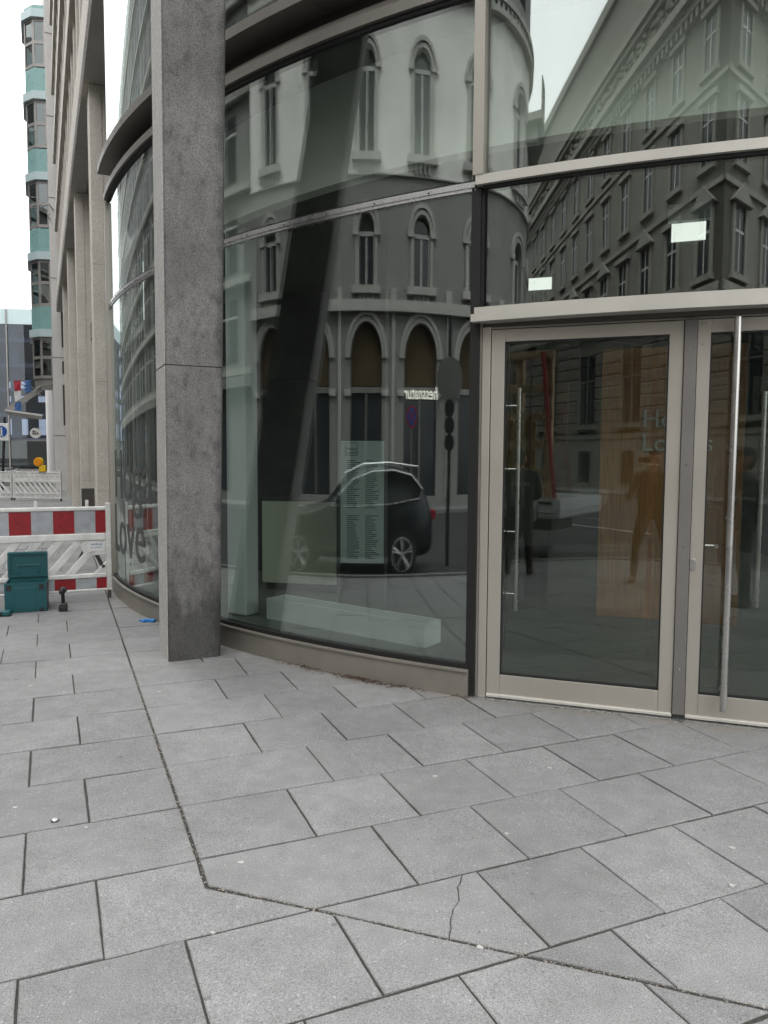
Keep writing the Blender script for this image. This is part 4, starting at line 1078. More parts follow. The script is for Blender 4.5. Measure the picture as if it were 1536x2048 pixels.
    put_text('shop_lettering', 'hessnatur', .62, script, M['shoplit'], T, .04, 3, .004)
    mb = MB(); mb.box(3.2, 5.3, .05, .35, 3.64, 3.67, F); mb.build('sign_bar', M['wframe'], T)
    # neighbour further up the side street
    N = thing('shop_house', F(-12, 0, 0), 'tall house with shop front further along the side street', 'building')
    mb = MB(); mb.box(-70, -10.1, -10, -.3, 0, 31, F); mb.build('wall', M['plaster2'], N)
    for k in range(8):
        z = 5.2+k*3.3
        mb = MB(); mb.box(-70, -10.1, -.3, .1, z-.55, z-.3, F); mb.build('ledge', M['trim'], N)
        if k == 7: break
        for j in range(15):
            u = -69+j*3.9
            mb = MB(); mb.box(u, u+2.6, -.32, -.26, z, z+2.3, F); w = mb.build('window', M['dwin'], N)
            mb = MB(); mb.box(u+1.26, u+1.34, -.26, -.2, z, z+2.3, F); mb.box(u, u+2.6, -.26, -.2, z+1.6, z+1.68, F); mb.build('sash', M['sash'], w)
    for j in range(10):
        u = -68+j*5.6; mb = MB(); mb.box(u, u+4.6, -.31, -.25, .4, 4.2, F); mb.build('shop_window', M['dwin'], N)
    mb = MB(); mb.box(-70, -10.1, -.2, .2, 4.2, 4.6, F); mb.build('shop_fascia', M['plaster2'], N)
corner_house()
def stone_house():
    K = Vector((-2.8, -24.5)); dl = Vector((-.86, -.51)).normalized(); dr = Vector((.51, -.86)).normalized()
    T = thing('stone_bank_house', (K.x, K.y, 0), 'grey sandstone bank house with rusticated base, mirrored in the doors', 'building')
    def FL(u, v, z): p = K+dl*u+Vector((-dl.y, dl.x))*(-v); return (p.x, p.y, z)
    nl = Vector((dl.y, -dl.x)); 
    if nl.dot(Vector((0, 0))-K) < 0: nl = -nl
    nr = Vector((dr.y, -dr.x))
    if nr.dot(Vector((20, -20))-K) < 0: nr = -nr
    def FL(u, v, z): p = K+dl*u+nl*v; return (p.x, p.y, z)
    def FR(u, v, z): p = K+dr*u+nr*v; return (p.x, p.y, z)
    block = {}
    def blk(w):                                   # shared rough-faced ashlar block
        w = round(w, 2)
        if w not in block:
            h, d, c = .60, .16, .06
            m_ = MB(); m_.add([(0, 0, 0), (w, 0, 0), (w, 0, h), (0, 0, h), (0, d-c, 0), (w, d-c, 0), (w, d-c, h), (0, d-c, h), (c, d, c), (w-c, d, c), (w-c, d, h-c), (c, d, h-c)],
                [(4, 5, 9, 8), (5, 6, 10, 9), (6, 7, 11, 10), (7, 4, 8, 11), (8, 9, 10, 11), (0, 1, 5, 4), (1, 2, 6, 5), (2, 3, 7, 6), (3, 0, 4, 7)]); block[w] = m_.mesh('stone_block', M['sand_stone'])
        return block[w]
    for F, L, side in ((FL, 44, 0), (FR, 22, 1)):
        bay = 3.7; nb = int(L/bay)
        def B(name, m, a, b, v0, v1, z0, z1, par=T):
            mb = MB(); mb.box(a, b, v0, v1, z0, z1, F); return mb.build(name, m, par)
        B('wall', M['sand_stone'], 0, L, -1.0, 0, 0, 23.5)
        B('base_plinth', M['sand_trim'], -.14, L, 0, .22, 0, 2.75)
        for z0, z1, v in ((2.76, 3.02, .26), (8.6, 9.0, .34), (13.0, 13.25, .2), (17.3, 17.5, .18), (21.0, 21.35, .55), (21.36, 21.75, .95), (23.2, 23.5, .5), (23.52, 24.0, .75)): B('string_course', M['sand_trim'], -v, L, 0, v, z0, z1)
        mb = MB(); u = 0
        while u < L: mb.box(u, u+.25, .0, .50, 20.6, 20.98, F); u += .6
        tag(mb.build('dentil', M['sand_trim'], T), kind='stuff')
        rn = random.Random(5); mb = MB(); u = .1                       # carved frieze of scrolls
        while u < L:
            for q in range(3):
                c = Vector(F(u+rn.uniform(0, .5), .12, 22.1+rn.uniform(0, .9))); mb.lathe([(.02, -.02), (.22, -.1), (.26, .05), (.1, .2)], (c.x, c.y, c.z), 6)
            u += .62
        tag(mb.build('frieze_carving', M['sand_trim'], T), kind='stuff')
        B('attic', M['sand_stone'], 0, L, -.9, -.15, 24.0, 27.6); B('attic_cornice', M['sand_trim'], -.2, L, -.9, .2, 27.6, 28.3)
        for k in range(nb):
            u = .75+k*bay; c = u+1.1
            # ground floor: dark deep window between rusticated piers, cellar opening below
            w = B('ground_window', M['dwin'], c-.65, c+.65, .01, .05, 3.6, 7.4); 
            mb = MB(); mb.box(c-.04, c+.04, .05, .1, 3.6, 7.4, F); mb.box(c-.65, c+.65, .05, .1, 5.9, 6.0, F); mb.build('sash', M['wframe'], w)
            B('window_sill', M['sand_trim'], c-.9, c+.9, .02, .42, 3.30, 3.55)
            B('cellar_opening', M['shopdark'], c-.5, c+.5, .221, .235, .35, 2.1)
            # first floor: window with triangular pediment
            w = B('window', M['dwin'], c-.6, c+.6, .01, .04, 9.6, 12.2); mb = MB(); mb.box(c-.04, c+.04, .04, .09, 9.6, 12.2, F); mb.box(c-.6, c+.6, .04, .09, 11.2, 11.3, F); mb.build('sash', M['sash'], w)
            for x in (-1, 1): B('jamb', M['sand_trim'], c+x*.78-.14, c+x*.78+.14, .0, .2, 9.5, 12.3)
            B('window_sill', M['sand_trim'], c-1.1, c+1.1, .0, .38, 9.2, 9.45)
            mb = MB(); mb.face_prism([(c-1.2, 12.35), (c+1.2, 12.35), (c, 13.2)], 0, .5, F) if k % 2 == 0 or side else mb.face_prism([(c-1.2, 12.35), (c+1.2, 12.35), (c+1.2, 12.6), (c-1.2, 12.6)], 0, .45, F); mb.build('pediment', M['sand_trim'], T)
            for z0, z1 in ((14.1, 16.6), (18.0, 20.2)):
                w = B('window', M['dwin'], c-.55, c+.55, .01, .04, z0, z1); mb = MB(); mb.box(c-.04, c+.04, .04, .09, z0, z1, F); mb.box(c-.55, c+.55, .04, .09, z1-.8, z1-.72, F); mb.build('sash', M['sash'], w)
                for x in (-1, 1): B('jamb', M['sand_trim'], c+x*.68-.11, c+x*.68+.11, .0, .16, z0-.05, z1+.1)
                B('window_sill', M['sand_trim'], c-.95, c+.95, .0, .32, z0-.3, z0-.06); B('window_hood', M['sand_trim'], c-.95, c+.95, .0, .36, z1+.12, z1+.36)
            # rusticated blocks between this window and the next
            if side == 0 and k < 9:
                for r in range(9):
                    z = 3.05+r*.62
                    a, b = c+.72-bay, c-.72
                    if a < 0: a = 0.02
                    cut = (a+b)/2+(.18 if r % 2 else -.18)
                    for s_, e_ in (((a, b),) if r % 3 == 0 else ((a, cut), (cut, b))):
                        me = blk(e_-s_-.03); o = bpy.data.objects.new('stone_block', me); sc.collection.objects.link(o); o.parent = T
                        x, y, _ = F(s_+.015, .0, 0); ang = math.atan2(dl.y, dl.x)
                        mw = Matrix(((dl.x, nl.x, 0, x), (dl.y, nl.y, 0, y), (0, 0, 1, z), (0, 0, 0, 1)))
                        o.matrix_world = mw; o.matrix_parent_inverse = basis(T).inverted(); o.matrix_basis = mw
    mb = MB(); e1 = K+dl*44; e2 = K+dr*22; p = [K-nl*.9-nr*.9, e1-nl*.9, e1-nl*14, K+dr*22+dl*14, e2-nr*.9]
    mb.prism([tuple(q) for q in (p if area([tuple(q) for q in p]) > 0 else p[::-1])], 27.4, 28.6); mb.build('roof', M['roofdark'], T)
    # cable cabinet with sprayed tags beside the wall
    c = thing('cable_cabinet', FL(19.5, 1.5, 0), 'white cable cabinet with sprayed scribbles by the stone wall', 'cabinet')
    mb = MB(); mb.box(19, 20.3, 1.2, 1.6, .0, 1.15, FL); mb.build('box', M['plaster'], c, bevel=.02)
    rn = random.Random(2); mb = MB()
    for k in range(6): mb.tube([FL(19.1+rn.random()*1.1, 1.61, .2+rn.random()*.8) for _ in range(5)], .02, 5)
    mb.build('sprayed_scribble', M['ink'], c)
stone_house()
# ---------------------------------------------------------------- parked car, truck, signals (seen in the glass)
M['carpaint'] = mat('dark_car_paint', (.018, .02, .024), .22, .3, var=.05)
M['carglass'] = mat('dark_car_glass', (.012, .014, .016), .06, spec=.8)
M['tyre'] = mat('tyre_rubber', (.02, .02, .02), .85)
M['truckwhite'] = mat('white_truck_paint', (.62, .63, .64), .4, var=.08)
M['pine'] = wood_mat('pine_boards', (.46, .31, .17), (3, 3, 3))
M['strap'] = mat('red_strap', (.32, .012, .03), .7)
M['ply'] = wood_mat('yellow_plywood', (.44, .30, .09), (2, 2, 2))
def suv():
    T = thing('parked_suv', (-5.33, 2.19, -.11), 'dark compact SUV with chrome window trim parked at the kerb', 'car', rz=R(114.6))
    w = .90
    st = [(-.82, .42, .78, .80, .62), (-.74, .30, 1.05, 1.08, .70), (-.55, .26, 1.06, 1.34, .64), (-.25, .24, 1.05, 1.58, .62), (.4, .24, 1.02, 1.645, .64), (1.0, .24, 1.0, 1.63, .64), (1.45, .24, .99, 1.42, .66), (1.95, .24, .99, 1.08, .72), (2.5, .26, .95, 1.01, .74), (3.1, .28, .88, .94, .72), (3.42, .34, .78, .80, .62), (3.52, .44, .62, .64, .55)]
    mb = MB(); n = 0; rows = []
    for x, zb, belt, top, wr in st:
        ww = w*(.86 if x > 3.3 or x < -.78 else (.95 if x > 2.9 or x < -.6 else 1))
        half = [(ww*.86, zb), (ww, zb+.18), (ww*1.0, (zb+belt)/2+.05), (ww*.975, belt), (max(wr, .3)+.05 if top-belt > .2 else ww*.9, top-.05), (wr-.06, top), (0, top+.015)]
        rows.append([(x, y, z) for y, z in half]+[(x, -y, z) for y, z in half[::-1][1:]])
    k = len(rows[0]); vs_ = [p for r in rows for p in r]; fs = []
    for i in range(1, len(rows)):
        for j in range(k): fs.append(((i-1)*k+j, (i-1)*k+(j+1) % k, i*k+(j+1) % k, i*k+j))
    fs += [tuple(range(k)), tuple((len(rows)-1)*k+j for j in range(k-1, -1, -1))]
    mb.add(vs_, fs); me = mb.mesh('body', M['carpaint'], True); b = link(me, 'body', T, local=True)
    m = b.modifiers.new('sub', 'SUBSURF'); m.levels = 1; m.render_levels = 2
    def side(x, z, s): # greenhouse flank, leaning in towards the roof
        t = max(0, min(1, (z-1.02)/.58)); return (x, s*(.905-.215*t), z)
    win = [(1.80, 1.06), (1.25, 1.43), (.75, 1.545), (.2, 1.565), (-.25, 1.50), (-.52, 1.30), (-.42, 1.17), (.3, 1.09), (1.2, 1.06)]
    for s in (-1, 1):
        mb = MB(); mb.add([side(x, z, s) for x, z in win], [tuple(range(len(win)))]); mb.add([(p[0], p[1]-s*.03, p[2]) for p in [side(x, z, s) for x, z in win]], [tuple(range(len(win)))]); mb.build('side_window', M['carglass'], T, local=True)
        mb = MB(); mb.tube([side(x, z, s) for x, z in win]+[side(*win[0], s)], .014, 6); mb.build('window_trim', M['chrome'], T, local=True)
        mb = MB(); mb.tube([side(x, z, s) for x, z in ((1.45, 1.52), (1.0, 1.645), (.3, 1.67), (-.4, 1.62))], .018, 6); mb.build('roof_rail', M['chrome'], T, local=True)
        mb = MB(); mb.box(1.45, 1.62, s*.93, s*1.10, 1.05, 1.22); mb.build('mirror', M['carpaint'], T, bevel=.03, local=True)
        mb = MB(); mb.box(-.87, -.72, s*.52, s*.80, .86, 1.0); mb.build('tail_light', M['strap'], T, bevel=.02, local=True)
        mb = MB(); mb.box(3.30, 3.50, s*.48, s*.74, .66, .78); mb.build('headlight', M['chrome'], T, bevel=.02, local=True)
        for x in (0, 2.68):
            mb = MB(); mb.cyl((x, s*.66, .36), (x, s*.915, .36), .36, 28); wl = mb.build('wheel', M['tyre'], T, bevel=.03, local=True)
            mb = MB(); mb.ring((x, s*.915, .36), (0, 1, 0), .235, .265, .02, 24); mb.disc((x, s*.915, .36), (0, 1, 0), .055, .03, 14)
            for i in range(5):
                a = 2*math.pi*i/5+.3
                for da in (-.13, .13): mb.cyl((x+.04*math.cos(a), s*.918, .36+.04*math.sin(a)), (x+.25*math.cos(a+da), s*.915, .36+.25*math.sin(a+da)), .016, 6)
            mb.build('rim', M['chrome'], wl, local=True)
    ws = [(1.92, .66, 1.10), (1.92, -.66, 1.10), (1.22, -.54, 1.585), (1.22, .54, 1.585)]
    mb = MB(); mb.add(ws+[(p[0]+.02, p[1], p[2]+.035) for p in ws], [(0, 1, 2, 3), (7, 6, 5, 4), (0, 4, 5, 1), (1, 5, 6, 2), (2, 6, 7, 3), (3, 7, 4, 0)]); mb.build('windscreen', M['carglass'], T, local=True)
suv()
def truck():
    # low white drop-side bed carrying a pine A-frame for glass panes
    ang = R(184); c, s = math.cos(R(176)), math.sin(R(176))
    def g_(u, v, z): return (-1.95+c*u+s*v, -1.72+s*u-c*v*(1), z)   # u to the left, v towards the doors
    T = thing('flatbed_trailer', g_(2.2, -1, 0.0), 'white drop side flatbed trailer with a pine glass rack, mirrored in the left door', 'trailer')
    def B(name, m, *a, par=T, bevel=.004):
        mb = MB(); mb.box(*a, g_); return mb.build(name, m, par, bevel=bevel)
    B('bed', M['truckwhite'], 0, 4.3, -2.0, -.045, .66, .80)
    for v0, v1 in ((-.04, 0), (-2.05, -2.01)):
        B('drop_side', M['truckwhite'], 0, 4.3, v0, v1, .70, .99)
        B('side_rail', M['gasket'], .02, 4.28, v1+.001 if v1 == 0 else v0-.006, v1+.006 if v1 == 0 else v0-.001, .745, .757, bevel=0)
    B('tailgate', M['truckwhite'], -.04, -.002, -2.05, 0, .70, .99)
    for u in (.35, 2.0, 3.7):
        B('latch', M['chrome'], u, u+.07, .002, .03, .62, .86)
    B('catch', M['gasket'], .10, .34, .002, .028, .90, .94)
    B('chassis', M['black'], .3, 4.2, -1.5, -.5, .42, .65)
    for u in (1.7,):
        for v in (-.35, -1.75):
            mb = MB(); mb.cyl(g_(u, v-.1, .34), g_(u, v+.1, .34), .34, 24); wl = mb.build('wheel', M['tyre'], T, bevel=.02); mb = MB(); mb.cyl(g_(u, v+.09, .34), g_(u, v+.106, .34), .19, 18); mb.build('rim', M['chrome'], wl)
    B('drawbar', M['black'], 4.2, 4.6, -1.2, -.8, .5, .62)
    mb = text_mesh('TIE', .28, lambda x, y, z: g_(1.05-x, .006+z, .73+y), .004, 3); mb.materials.clear(); mb.materials.append(M['ink']); link(mb, 'side_lettering', T)
    rk = thing('glass_rack', g_(1.6, -.3, .81), 'tall pine board rack strapped upright on the flatbed', 'rack')
    for u in (.32, .84, 1.46):
        mb = MB(); mb.box(u-.06, u+.06, -.42, -.30, .81, 3.42, g_); mb.build('upright', M['pine'], rk, bevel=.004)
    for z in (1.34, 1.80, 2.27, 2.74, 3.28):
        mb = MB(); mb.box(.22, 1.6, -.298, -.25, z, z+.13, g_); mb.build('board', M['pine'], rk, bevel=.004)
    mb = MB(); mb.box(.6, 1.26, -.50, -.47, 1.3, 2.4, g_); mb.build('plywood_sheet', M['ply'], rk)
    mb = MB(); mb.cyl(g_(.40, -.22, 3.38), g_(.10, -.10, .98), .035, 8); mb.build('strap', M['strap'], rk)
    mb = MB(); mb.cyl(g_(.30, -.2, 1.9), g_(.16, -.08, 1.0), .02, 8); mb.build('stay', M['pine'], rk)
    mb = MB(); mb.cyl(g_(.6, -.23, 1.0), g_(.6, -.23, 3.3), .008, 6); mb.build('cable', M['black'], rk)
truck()
def signals():
    x, y = -5.02, .72; z0 = -.11; d = Vector((.79, .61, 0))
    T = thing('traffic_signal', (x, y, z0), 'traffic signal with round backing board, mirrored beside the shop lettering', 'traffic light')
    mb = MB(); mb.cyl((x, y, z0), (x, y, 3.9), .055, 10); mb.build('mast', M['black'], T)
    mb = MB(); mb.disc((x+d.x*.12, y+d.y*.12, 2.88), d, .36, .05, 28); mb.build('round_board', M['wframe'], T)
    for k, z in enumerate((2.42, 2.15, 1.88)):
        mb = MB(); mb.cyl((x+d.x*.05, y+d.y*.05, z), (x+d.x*.24, y+d.y*.24, z), .14, 18); mb.build('signal_head', M['black'], T)
    x, y = -12.3, -2.6
    T = thing('no_stopping_sign', (x, y, -.13), 'round red and blue no stopping sign on a thin pole', 'sign')
    mb = MB(); mb.cyl((x, y, -.13), (x, y, 3.0), .03, 8); mb.build('pole', M['wframe'], T)
    d = Vector((.85, .53, 0)); c = Vector((x, y, 2.72)); mb = MB(); mb.disc(c+d*.05, d, .30, .02, 28); p = mb.build('plate', M['strap'], T)
    mb = MB(); mb.disc(c+d*.063, d, .24, .006, 28); mb.build('blue_field', M['signblue'], p)
    r = Vector((-d.y, d.x, 0)); mb = MB()
    for sg in (1, -1): mb.cyl(c+d*.07+(r*sg+Vector((0, 0, 1)))*.17, c+d*.07-(r*sg+Vector((0, 0, 1)))*.17, .025, 6)
    mb.build('red_cross', M['strap'], p)
signals()
# ---------------------------------------------------------------- people
M['skin'] = mat('skin', (.40, .23, .16), .55, var=.05)
M['hair'] = mat('dark_hair', (.03, .022, .016), .7)
M['jacket_brown'] = mat('dark_olive_jacket', (.055, .045, .028), .85, var=.25, vs_=9)
M['trousers'] = mat('dark_trousers', (.045, .04, .032), .85, var=.25, vs_=9)
M['jacket_black'] = mat('black_jacket', (.012, .013, .016), .8, var=.25, vs_=9)
M['workwear'] = mat('dark_work_jacket', (.035, .034, .024), .85, var=.25, vs_=9)
M['boots'] = mat('brown_boots', (.07, .04, .02), .7)
M['capcloth'] = mat('dark_cap', (.015, .015, .018), .8)
def person(name_label, loc, rz, caps, mats, group='people outside the doors', label=None):
    """one continuous skin grown round a set of tapered capsules, coloured by the limb each face belongs to"""
    T = thing('person', loc, label, 'person', group, rz)
    mb = MB()
    for (a, b, ra, rb, mi) in caps:
        a, b = Vector(a), Vector(b); d = b-a; L = d.length; n = 12
        d = d.normalized() if L > 1e-6 else Vector((0, 0, 1)); e1 = d.orthogonal().normalized(); e2 = d.cross(e1)
        vs_, fs = [], []; rings = []
        for t in (-80, -50, -20, 0): rings.append((a+d*ra*math.sin(R(t)), ra*math.cos(R(t))))
        for t in (0, 20, 50, 80): rings.append((b+d*rb*math.sin(R(t)), rb*math.cos(R(t))))
        for i, (c, r) in enumerate(rings):
            for k in range(n): th = 2*math.pi*k/n; vs_.append(c+(e1*math.cos(th)+e2*math.sin(th))*r)
            if i: fs += [((i-1)*n+k, (i-1)*n+(k+1) % n, i*n+(k+1) % n, i*n+k) for k in range(n)]
        fs += [tuple(range(n-1, -1, -1)), tuple((len(rings)-1)*n+k for k in range(n))]; mb.add(vs_, fs)
    me = mb.mesh('body_source', M['skin']); o = bpy.data.objects.new('body_source', me); sc.collection.objects.link(o)
    m = o.modifiers.new('r', 'REMESH'); m.mode = 'VOXEL'; m.voxel_size = .0085; m2 = o.modifiers.new('s', 'SMOOTH'); m2.iterations = 3; m2.factor = .5
    bm_ = bpy.data.meshes.new_from_object(o.evaluated_get(bpy.context.evaluated_depsgraph_get())); bpy.data.objects.remove(o)
    bm_.name = 'body'; bm_.materials.clear()
    for k in mats: bm_.materials.append(M[k])
    C_ = [(Vector(a), Vector(b), ra, rb, mi) for a, b, ra, rb, mi in caps]
    for p in bm_.polygons:
        c = p.center; best, bi = 9, 0
        for a, b, ra, rb, mi in C_:
            ab = b-a; t = max(0, min(1, (c-a).dot(ab)/max(ab.length_squared, 1e-9))); dd = (c-(a+ab*t)).length-(ra+(rb-ra)*t)
            if dd < best: best, bi = dd, mi
        p.material_index = bi; p.use_smooth = True
    link(bm_, 'body', T, local=True); return T
def hand(w, dirv, up, side, curl=.6, mi=0):
    """palm and five bent fingers; dirv along the hand, up = back of the hand, side = towards the thumb"""
    w, d, u, s = Vector(w), Vector(dirv).normalized(), Vector(up).normalized(), Vector(side).normalized(); caps = []
    for k in (-1, 0, 1): caps.append((w+s*k*.022, w+d*.085+s*k*.026, .014, .014, mi))
    for k, ln in zip((1.5, .5, -.5, -1.5), (.070, .078, .072, .056)):
        b0 = w+d*.088+s*k*.019; b1 = b0+(d*math.cos(curl*.6)-u*math.sin(curl*.6))*ln*.5; b2 = b1+(d*math.cos(curl*1.6)-u*math.sin(curl*1.6))*ln*.5
        caps += [(b0, b1, .0095, .009, mi), (b1, b2, .009, .008, mi)]
    t0 = w+s*.03+d*.02; t1 = t0+(s*.6+d*.8).normalized()*.042; t2 = t1+(d*.95-u*.3).normalized()*.034
    caps += [(t0, t1, .012, .0105, mi), (t1, t2, .0105, .009, mi)]; return caps
def head(c, fwd, mi_skin, mi_hair, cap=None):
    c, f = Vector(c), Vector(fwd).normalized(); up = Vector((0, 0, 1)); r = f.cross(up).normalized(); caps = []
    caps += [(c+up*.035-f*.02, c+up*.04+f*.02, .092, .086, mi_skin), (c-up*.03+f*.02, c-up*.085+f*.055, .070, .042, mi_skin)]
    caps += [(c+f*.095+up*.005, c+f*.118-up*.028, .010, .017, mi_skin)]                       # nose
    caps += [(c+f*.088-up*.058+r*.018, c+f*.088-up*.058-r*.018, .010, .010, mi_skin)]          # mouth
    for s in (-1, 1): caps += [(c+r*s*.084-up*.005, c+r*s*.088-up*.04, .017, .011, mi_skin), (c+f*.082+r*s*.032+up*.012, c+f*.084+r*s*.034+up*.012, .013, .012, mi_hair)]   # ears, eyes
    caps += [(c+up*.075-f*.045, c+up*.085+f*.035, .082, .070, mi_hair), (c-f*.05+up*.03, c-f*.05-up*.03, .075, .06, mi_hair)]
    if cap is not None: caps += [(c+up*.09-f*.03, c+up*.092+f*.03, .088, .086, cap), (c+up*.075+f*.09, c+up*.065+f*.17, .022, .010, cap), (c+up*.075+f*.09+r*.04, c+up*.066+f*.155+r*.035, .016, .009, cap), (c+up*.075+f*.09-r*.04, c+up*.066+f*.155-r*.035, .016, .009, cap)]
    return caps
def trunk(lean=0, jk=2, tr=3, stance=.12, bt=4, wide=.19):
    caps = []
    for s in (-1, 1):
        caps += [((s*.09, 0, .93), (s*stance, .01, .50), .092, .066, tr), ((s*stance, .01, .50), (s*(stance+.02), -.015, .10), .064, .046, tr),
                 ((s*(stance+.02), -.035, .055), (s*(stance+.045), .14, .045), .045, .040, bt), ((s*.06, 0, .94), (s*.10, 0, .90), .105, .095, tr)]
        caps += [((s*.07, 0, .98), (s*.10, 0, 1.22), .115, .115, jk), ((s*.10, 0, 1.22), (s*.125, 0, 1.38), .115, .095, jk), ((s*.04, 0, 1.44), (s*wide, 0, 1.40), .065, .072, jk)]
    caps += [((0, 0, .98), (0, .01, 1.36), .125, .12, jk), ((0, 0, 1.40), (0, .015, 1.50), .062, .055, 0)]
    return caps
def people():
    # photographer: phone held up in front of the face
    z0 = 0; yb = -.40; fd = Vector((.31, .95, 0))
    caps = trunk(stance=.20, wide=.20); caps += head((0, .06, 1.625), (0, 1, 0), 0, 1)
    for s in (-1, 1):
        sh, el, wr = (s*.20, 0, 1.39), (s*.30, .13, 1.15), (s*.085, .315, 1.46)
        caps += [(sh, el, .058, .048, 2), (el, wr, .047, .034, 2)]
        caps += hand(wr, (-s*.15, .25, .9), (s*.8, -.1, .2), (-s*.3, -.9, .2), .9)
    rz = -R(18)
    P = person('a', (-.01, -.43, 0), rz, caps, ['skin', 'hair', 'jacket_brown', 'trousers', 'boots'], label='person in dark olive jacket holding up a phone, mirrored in the door')
    ph = MB(); c, s = math.cos(-R(18)), math.sin(-R(18))
    def pf(a, b, z): return (a, b, z)
    ph.box(-.075, .075, -.016, -.006, CH-.075+.04, CH+.035); T = thing('phone', (0, -.012, CH-.04), 'dark phone held up by the person in the olive jacket', 'phone')
    ph.build('phone_body', M['black'], T, bevel=.003)
    mb = MB(); mb.box(-.07, .07, -.0185, -.0165, CH-.03, CH+.03); mb.build('screen', M['carglass'], T)
    # fitter with his back to the doors
    caps = trunk(stance=.13, wide=.205); caps += head((0, .03, 1.62), (0, 1, -.1), 0, 1)
    for s in (-1, 1):
        sh, el, wr = (s*.215, 0, 1.38), (s*.27, .05, 1.12), (s*.16, .24, 1.05)
        caps += [(sh, el, .062, .052, 2), (el, wr, .05, .038, 2)]; caps += hand(wr, (-s*.3, .8, -.2), (0, .2, .9), (-s*.9, .1, .3), .7)
    fz = math.atan2(-.89, -.45)-R(90)
    P = person('b', (-1.74, -.02, 0), fz, caps, ['skin', 'hair', 'workwear', 'trousers', 'boots'], label='worker in dark jacket with his back turned, beside the trailer')
    me = text_mesh('zel & ni', .085, lambda x, y, z: (.16-(-x)-.30, -.128-z*.2, 1.26+y), .003, 2); me.materials.clear(); me.materials.append(M['signwhite']); link(me, 'jacket_print', P, local=True)
    # man in cap, side on
    caps = trunk(stance=.12, wide=.20); caps += head((0, .04, 1.61), (0, 1, 0), 0, 1, 5)
    for s in (-1, 1):
        sh, el, wr = (s*.21, 0, 1.38), (s*.26, -.03, 1.11), (s*.22, .10, .90)
        caps += [(sh, el, .062, .052, 2), (el, wr, .05, .038, 2)]; caps += hand(wr, (-s*.05, .35, -.9), (s*.9, 0, 0), (0, .9, .2), .6)
    fz = math.atan2(.326, -.945)-R(90)
    person('c', (1.30, .40, 0), fz, caps, ['skin', 'hair', 'jacket_black', 'trousers', 'boots', 'capcloth'], label='person in black jacket and peaked cap standing side on at the right')
people()
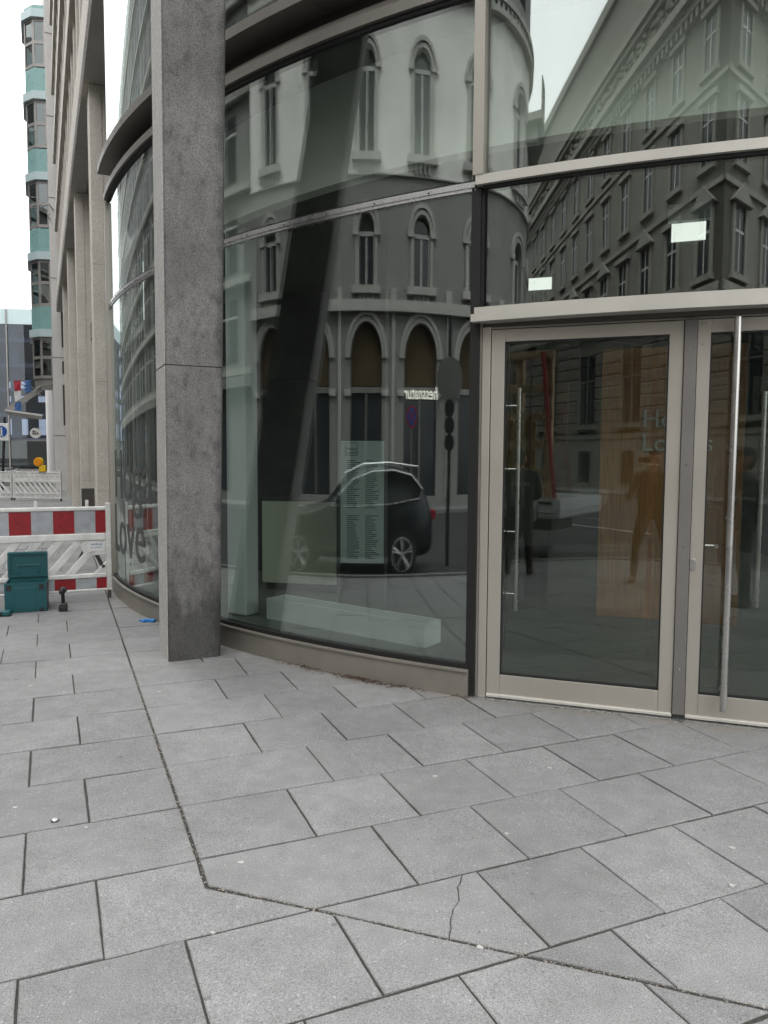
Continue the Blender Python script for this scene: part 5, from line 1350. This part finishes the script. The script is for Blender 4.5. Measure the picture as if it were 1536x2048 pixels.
# ---------------------------------------------------------------- litter
M['gum'] = mat('pale_gum', (.40, .395, .37), .7, var=.1, vs_=40)
M['leaf'] = mat('brown_leaf', (.075, .042, .022), .8, var=.4, vs_=60, rnd=.4)
M['cap'] = mat('bottle_cap_metal', (.55, .58, .55), .3, .7)
def gnd(px, py):
    p, r = R(4.1), R(.33); a, b = (px-768)/1500, (py-1024)/1500; c, s = math.cos(r), math.sin(r)
    a2, b2 = c*a+s*b, -s*a+c*b; d = Vector((a2, math.cos(p)-b2*math.sin(p), -(b2*math.cos(p)+math.sin(p)))); t = -CH/d.z
    return d.x*t, d.y*t
def litter():
    rn = random.Random(11)
    for px, py, r, lab in ((30, 1616, 0.011, 'pale gum spot at the left edge, above the bottle cap'), (483, 1726, 0.013, 'pale gum spot inside the bend of the long joint'), (870, 1553, 0.014, 'pale gum spot on a slab in the middle of the pavement'), (1100, 1537, 0.011, 'pale gum spot nearest the middle of the left door'), (1464, 1697, 0.013, 'upper of two gum spots near the right edge'), (1464, 1772, 0.013, 'lower of two gum spots near the right edge'), (1013, 1668, 0.009, 'tiny gum spot on a joint in front of the doors'), (960, 1896, 0.012, 'pale gum spot on the diagonal joint below the cracked slab'), (425, 1867, 0.009, 'small gum spot just below the long joint, lower left'), (172, 1656, 0.008, 'small gum spot right of the bottle cap'), (62, 1372, 0.014, 'left one of two far gum spots on the left pavement'), (128, 1385, 0.012, 'right one of two far gum spots on the left pavement'), (318, 1385, 0.014, 'gum spot on the slab in front of the column')):
        x, y = gnd(px, py); mb = MB(); n = 11; pts = []
        for i in range(n):
            a = 2*math.pi*i/n; q = r*.8*rn.uniform(.6, 1.2); pts.append((x+q*1.35*math.cos(a), y+q*math.sin(a)))
        mb.prism(pts, -.002, .0042); tag(mb.build('chewing_gum', M['gum']), lab, 'gum', 'chewing gum spots')
    x, y = gnd(110, 1642); t = thing('bottle_cap', (x, y, .004), 'shiny round bottle cap lying on the left pavement', 'bottle cap')
    mb = MB(); mb.lathe([(.0165, 0), (.0155, .004), (.0125, .0065), (.002, .0068)], (x, y, .003), 18); mb.build('crown', M['cap'], t); mb = MB(); mb.ring((x, y, .0045), (0, 0, 1), .0145, .0180, .004, 18); mb.build('rim', M['black'], t)
    # dry leaves and twigs blown against the plinth, grit by the doors
    mb = MB()
    def leaf(x, y, L, w):
        a = rn.uniform(0, 6.28); c, s = math.cos(a), math.sin(a); z = .004+rn.random()*.006; k = rn.uniform(.2, .8)*L*.3
        P = [(-L/2, 0, 0), (-L*.1, w/2, k*.5), (L/2, 0, k), (-L*.1, -w/2, k*.4)]
        mb.add([(x+p[0]*c-p[1]*s, y+p[0]*s+p[1]*c, z+p[2]) for p in P], [(0, 1, 2, 3)])
    def twig(x, y, L):
        a = rn.uniform(-.6, .3); mb.tube([(x, y, .006), (x+L*.5*math.cos(a), y+L*.5*math.sin(a), .012+rn.random()*.01), (x+L*math.cos(a+.3), y+L*math.sin(a+.3), .006)], .0022, 5)
    for i in range(170):
        a = rn.gauss(236.8, 2.6) if i % 4 else rn.gauss(238.5, 1.0)
        if not 229 < a < 243: continue
        x, y, _ = drum(a, .05+abs(rn.gauss(0, .035)), 0)
        if rn.random() < .45: twig(x, y, rn.uniform(.02, .075))
        else: leaf(x, y, rn.uniform(.008, .03), rn.uniform(.005, .012))
    for i in range(60):
        x, y, _ = dfr(rn.uniform(-.15, 1.6), .07+abs(rn.gauss(0, .06)), 0); leaf(x, y, rn.uniform(.004, .016), rn.uniform(.003, .008))
    for i in range(50):
        x, y, _ = dfr(-.1+rn.gauss(0, .03), .0+abs(rn.gauss(0, .03)), 0); leaf(x, y, rn.uniform(.006, .02), rn.uniform(.004, .01))
    tag(mb.build('leaf_litter', M['leaf']), 'dry brown leaves and twigs blown along the plinth and door sill', 'litter', kind='stuff')
    mb = MB()                                     # loose sandy grit along joints and foot of the column
    def pebble(x, y, r): mb.lathe([(r, 0), (r*.8, r*.7), (r*.2, r)], (x, y, -.002), 5)
    for i in range(2200):
        q = rn.random()
        if q < .25: x, y = -1.55+rn.gauss(0, .22), 5.86-abs(rn.gauss(0, .07))-.0
        elif q < .5: x, y, _ = drum(rn.uniform(224, 243), .05+abs(rn.gauss(0, .06)), 0)
        elif q < .62: x, y, _ = dfr(rn.uniform(-.1, 2.2), .07+abs(rn.gauss(0, .08)), 0)
        elif q < .80:                              # crumbs lying in the long diagonal joint
            u = rn.uniform(.446, 1.9); x, y = g2w(u+rn.gauss(0, .008), 2.795-.89*(u-.446)+rn.gauss(0, .008))
        else:
            v = rn.uniform(2.8, 6); x, y = g2w(.479-.0118*v+rn.gauss(0, .007), v)
        pebble(x, y, rn.uniform(.0012, .0036))
    tag(mb.build('grit', M['grit']), 'pale sandy grit scattered along the plinth and joints', 'grit', kind='stuff')
M['grit'] = mat('sandy_grit', (.30, .27, .22), .9, var=.4, vs_=80)
litter()
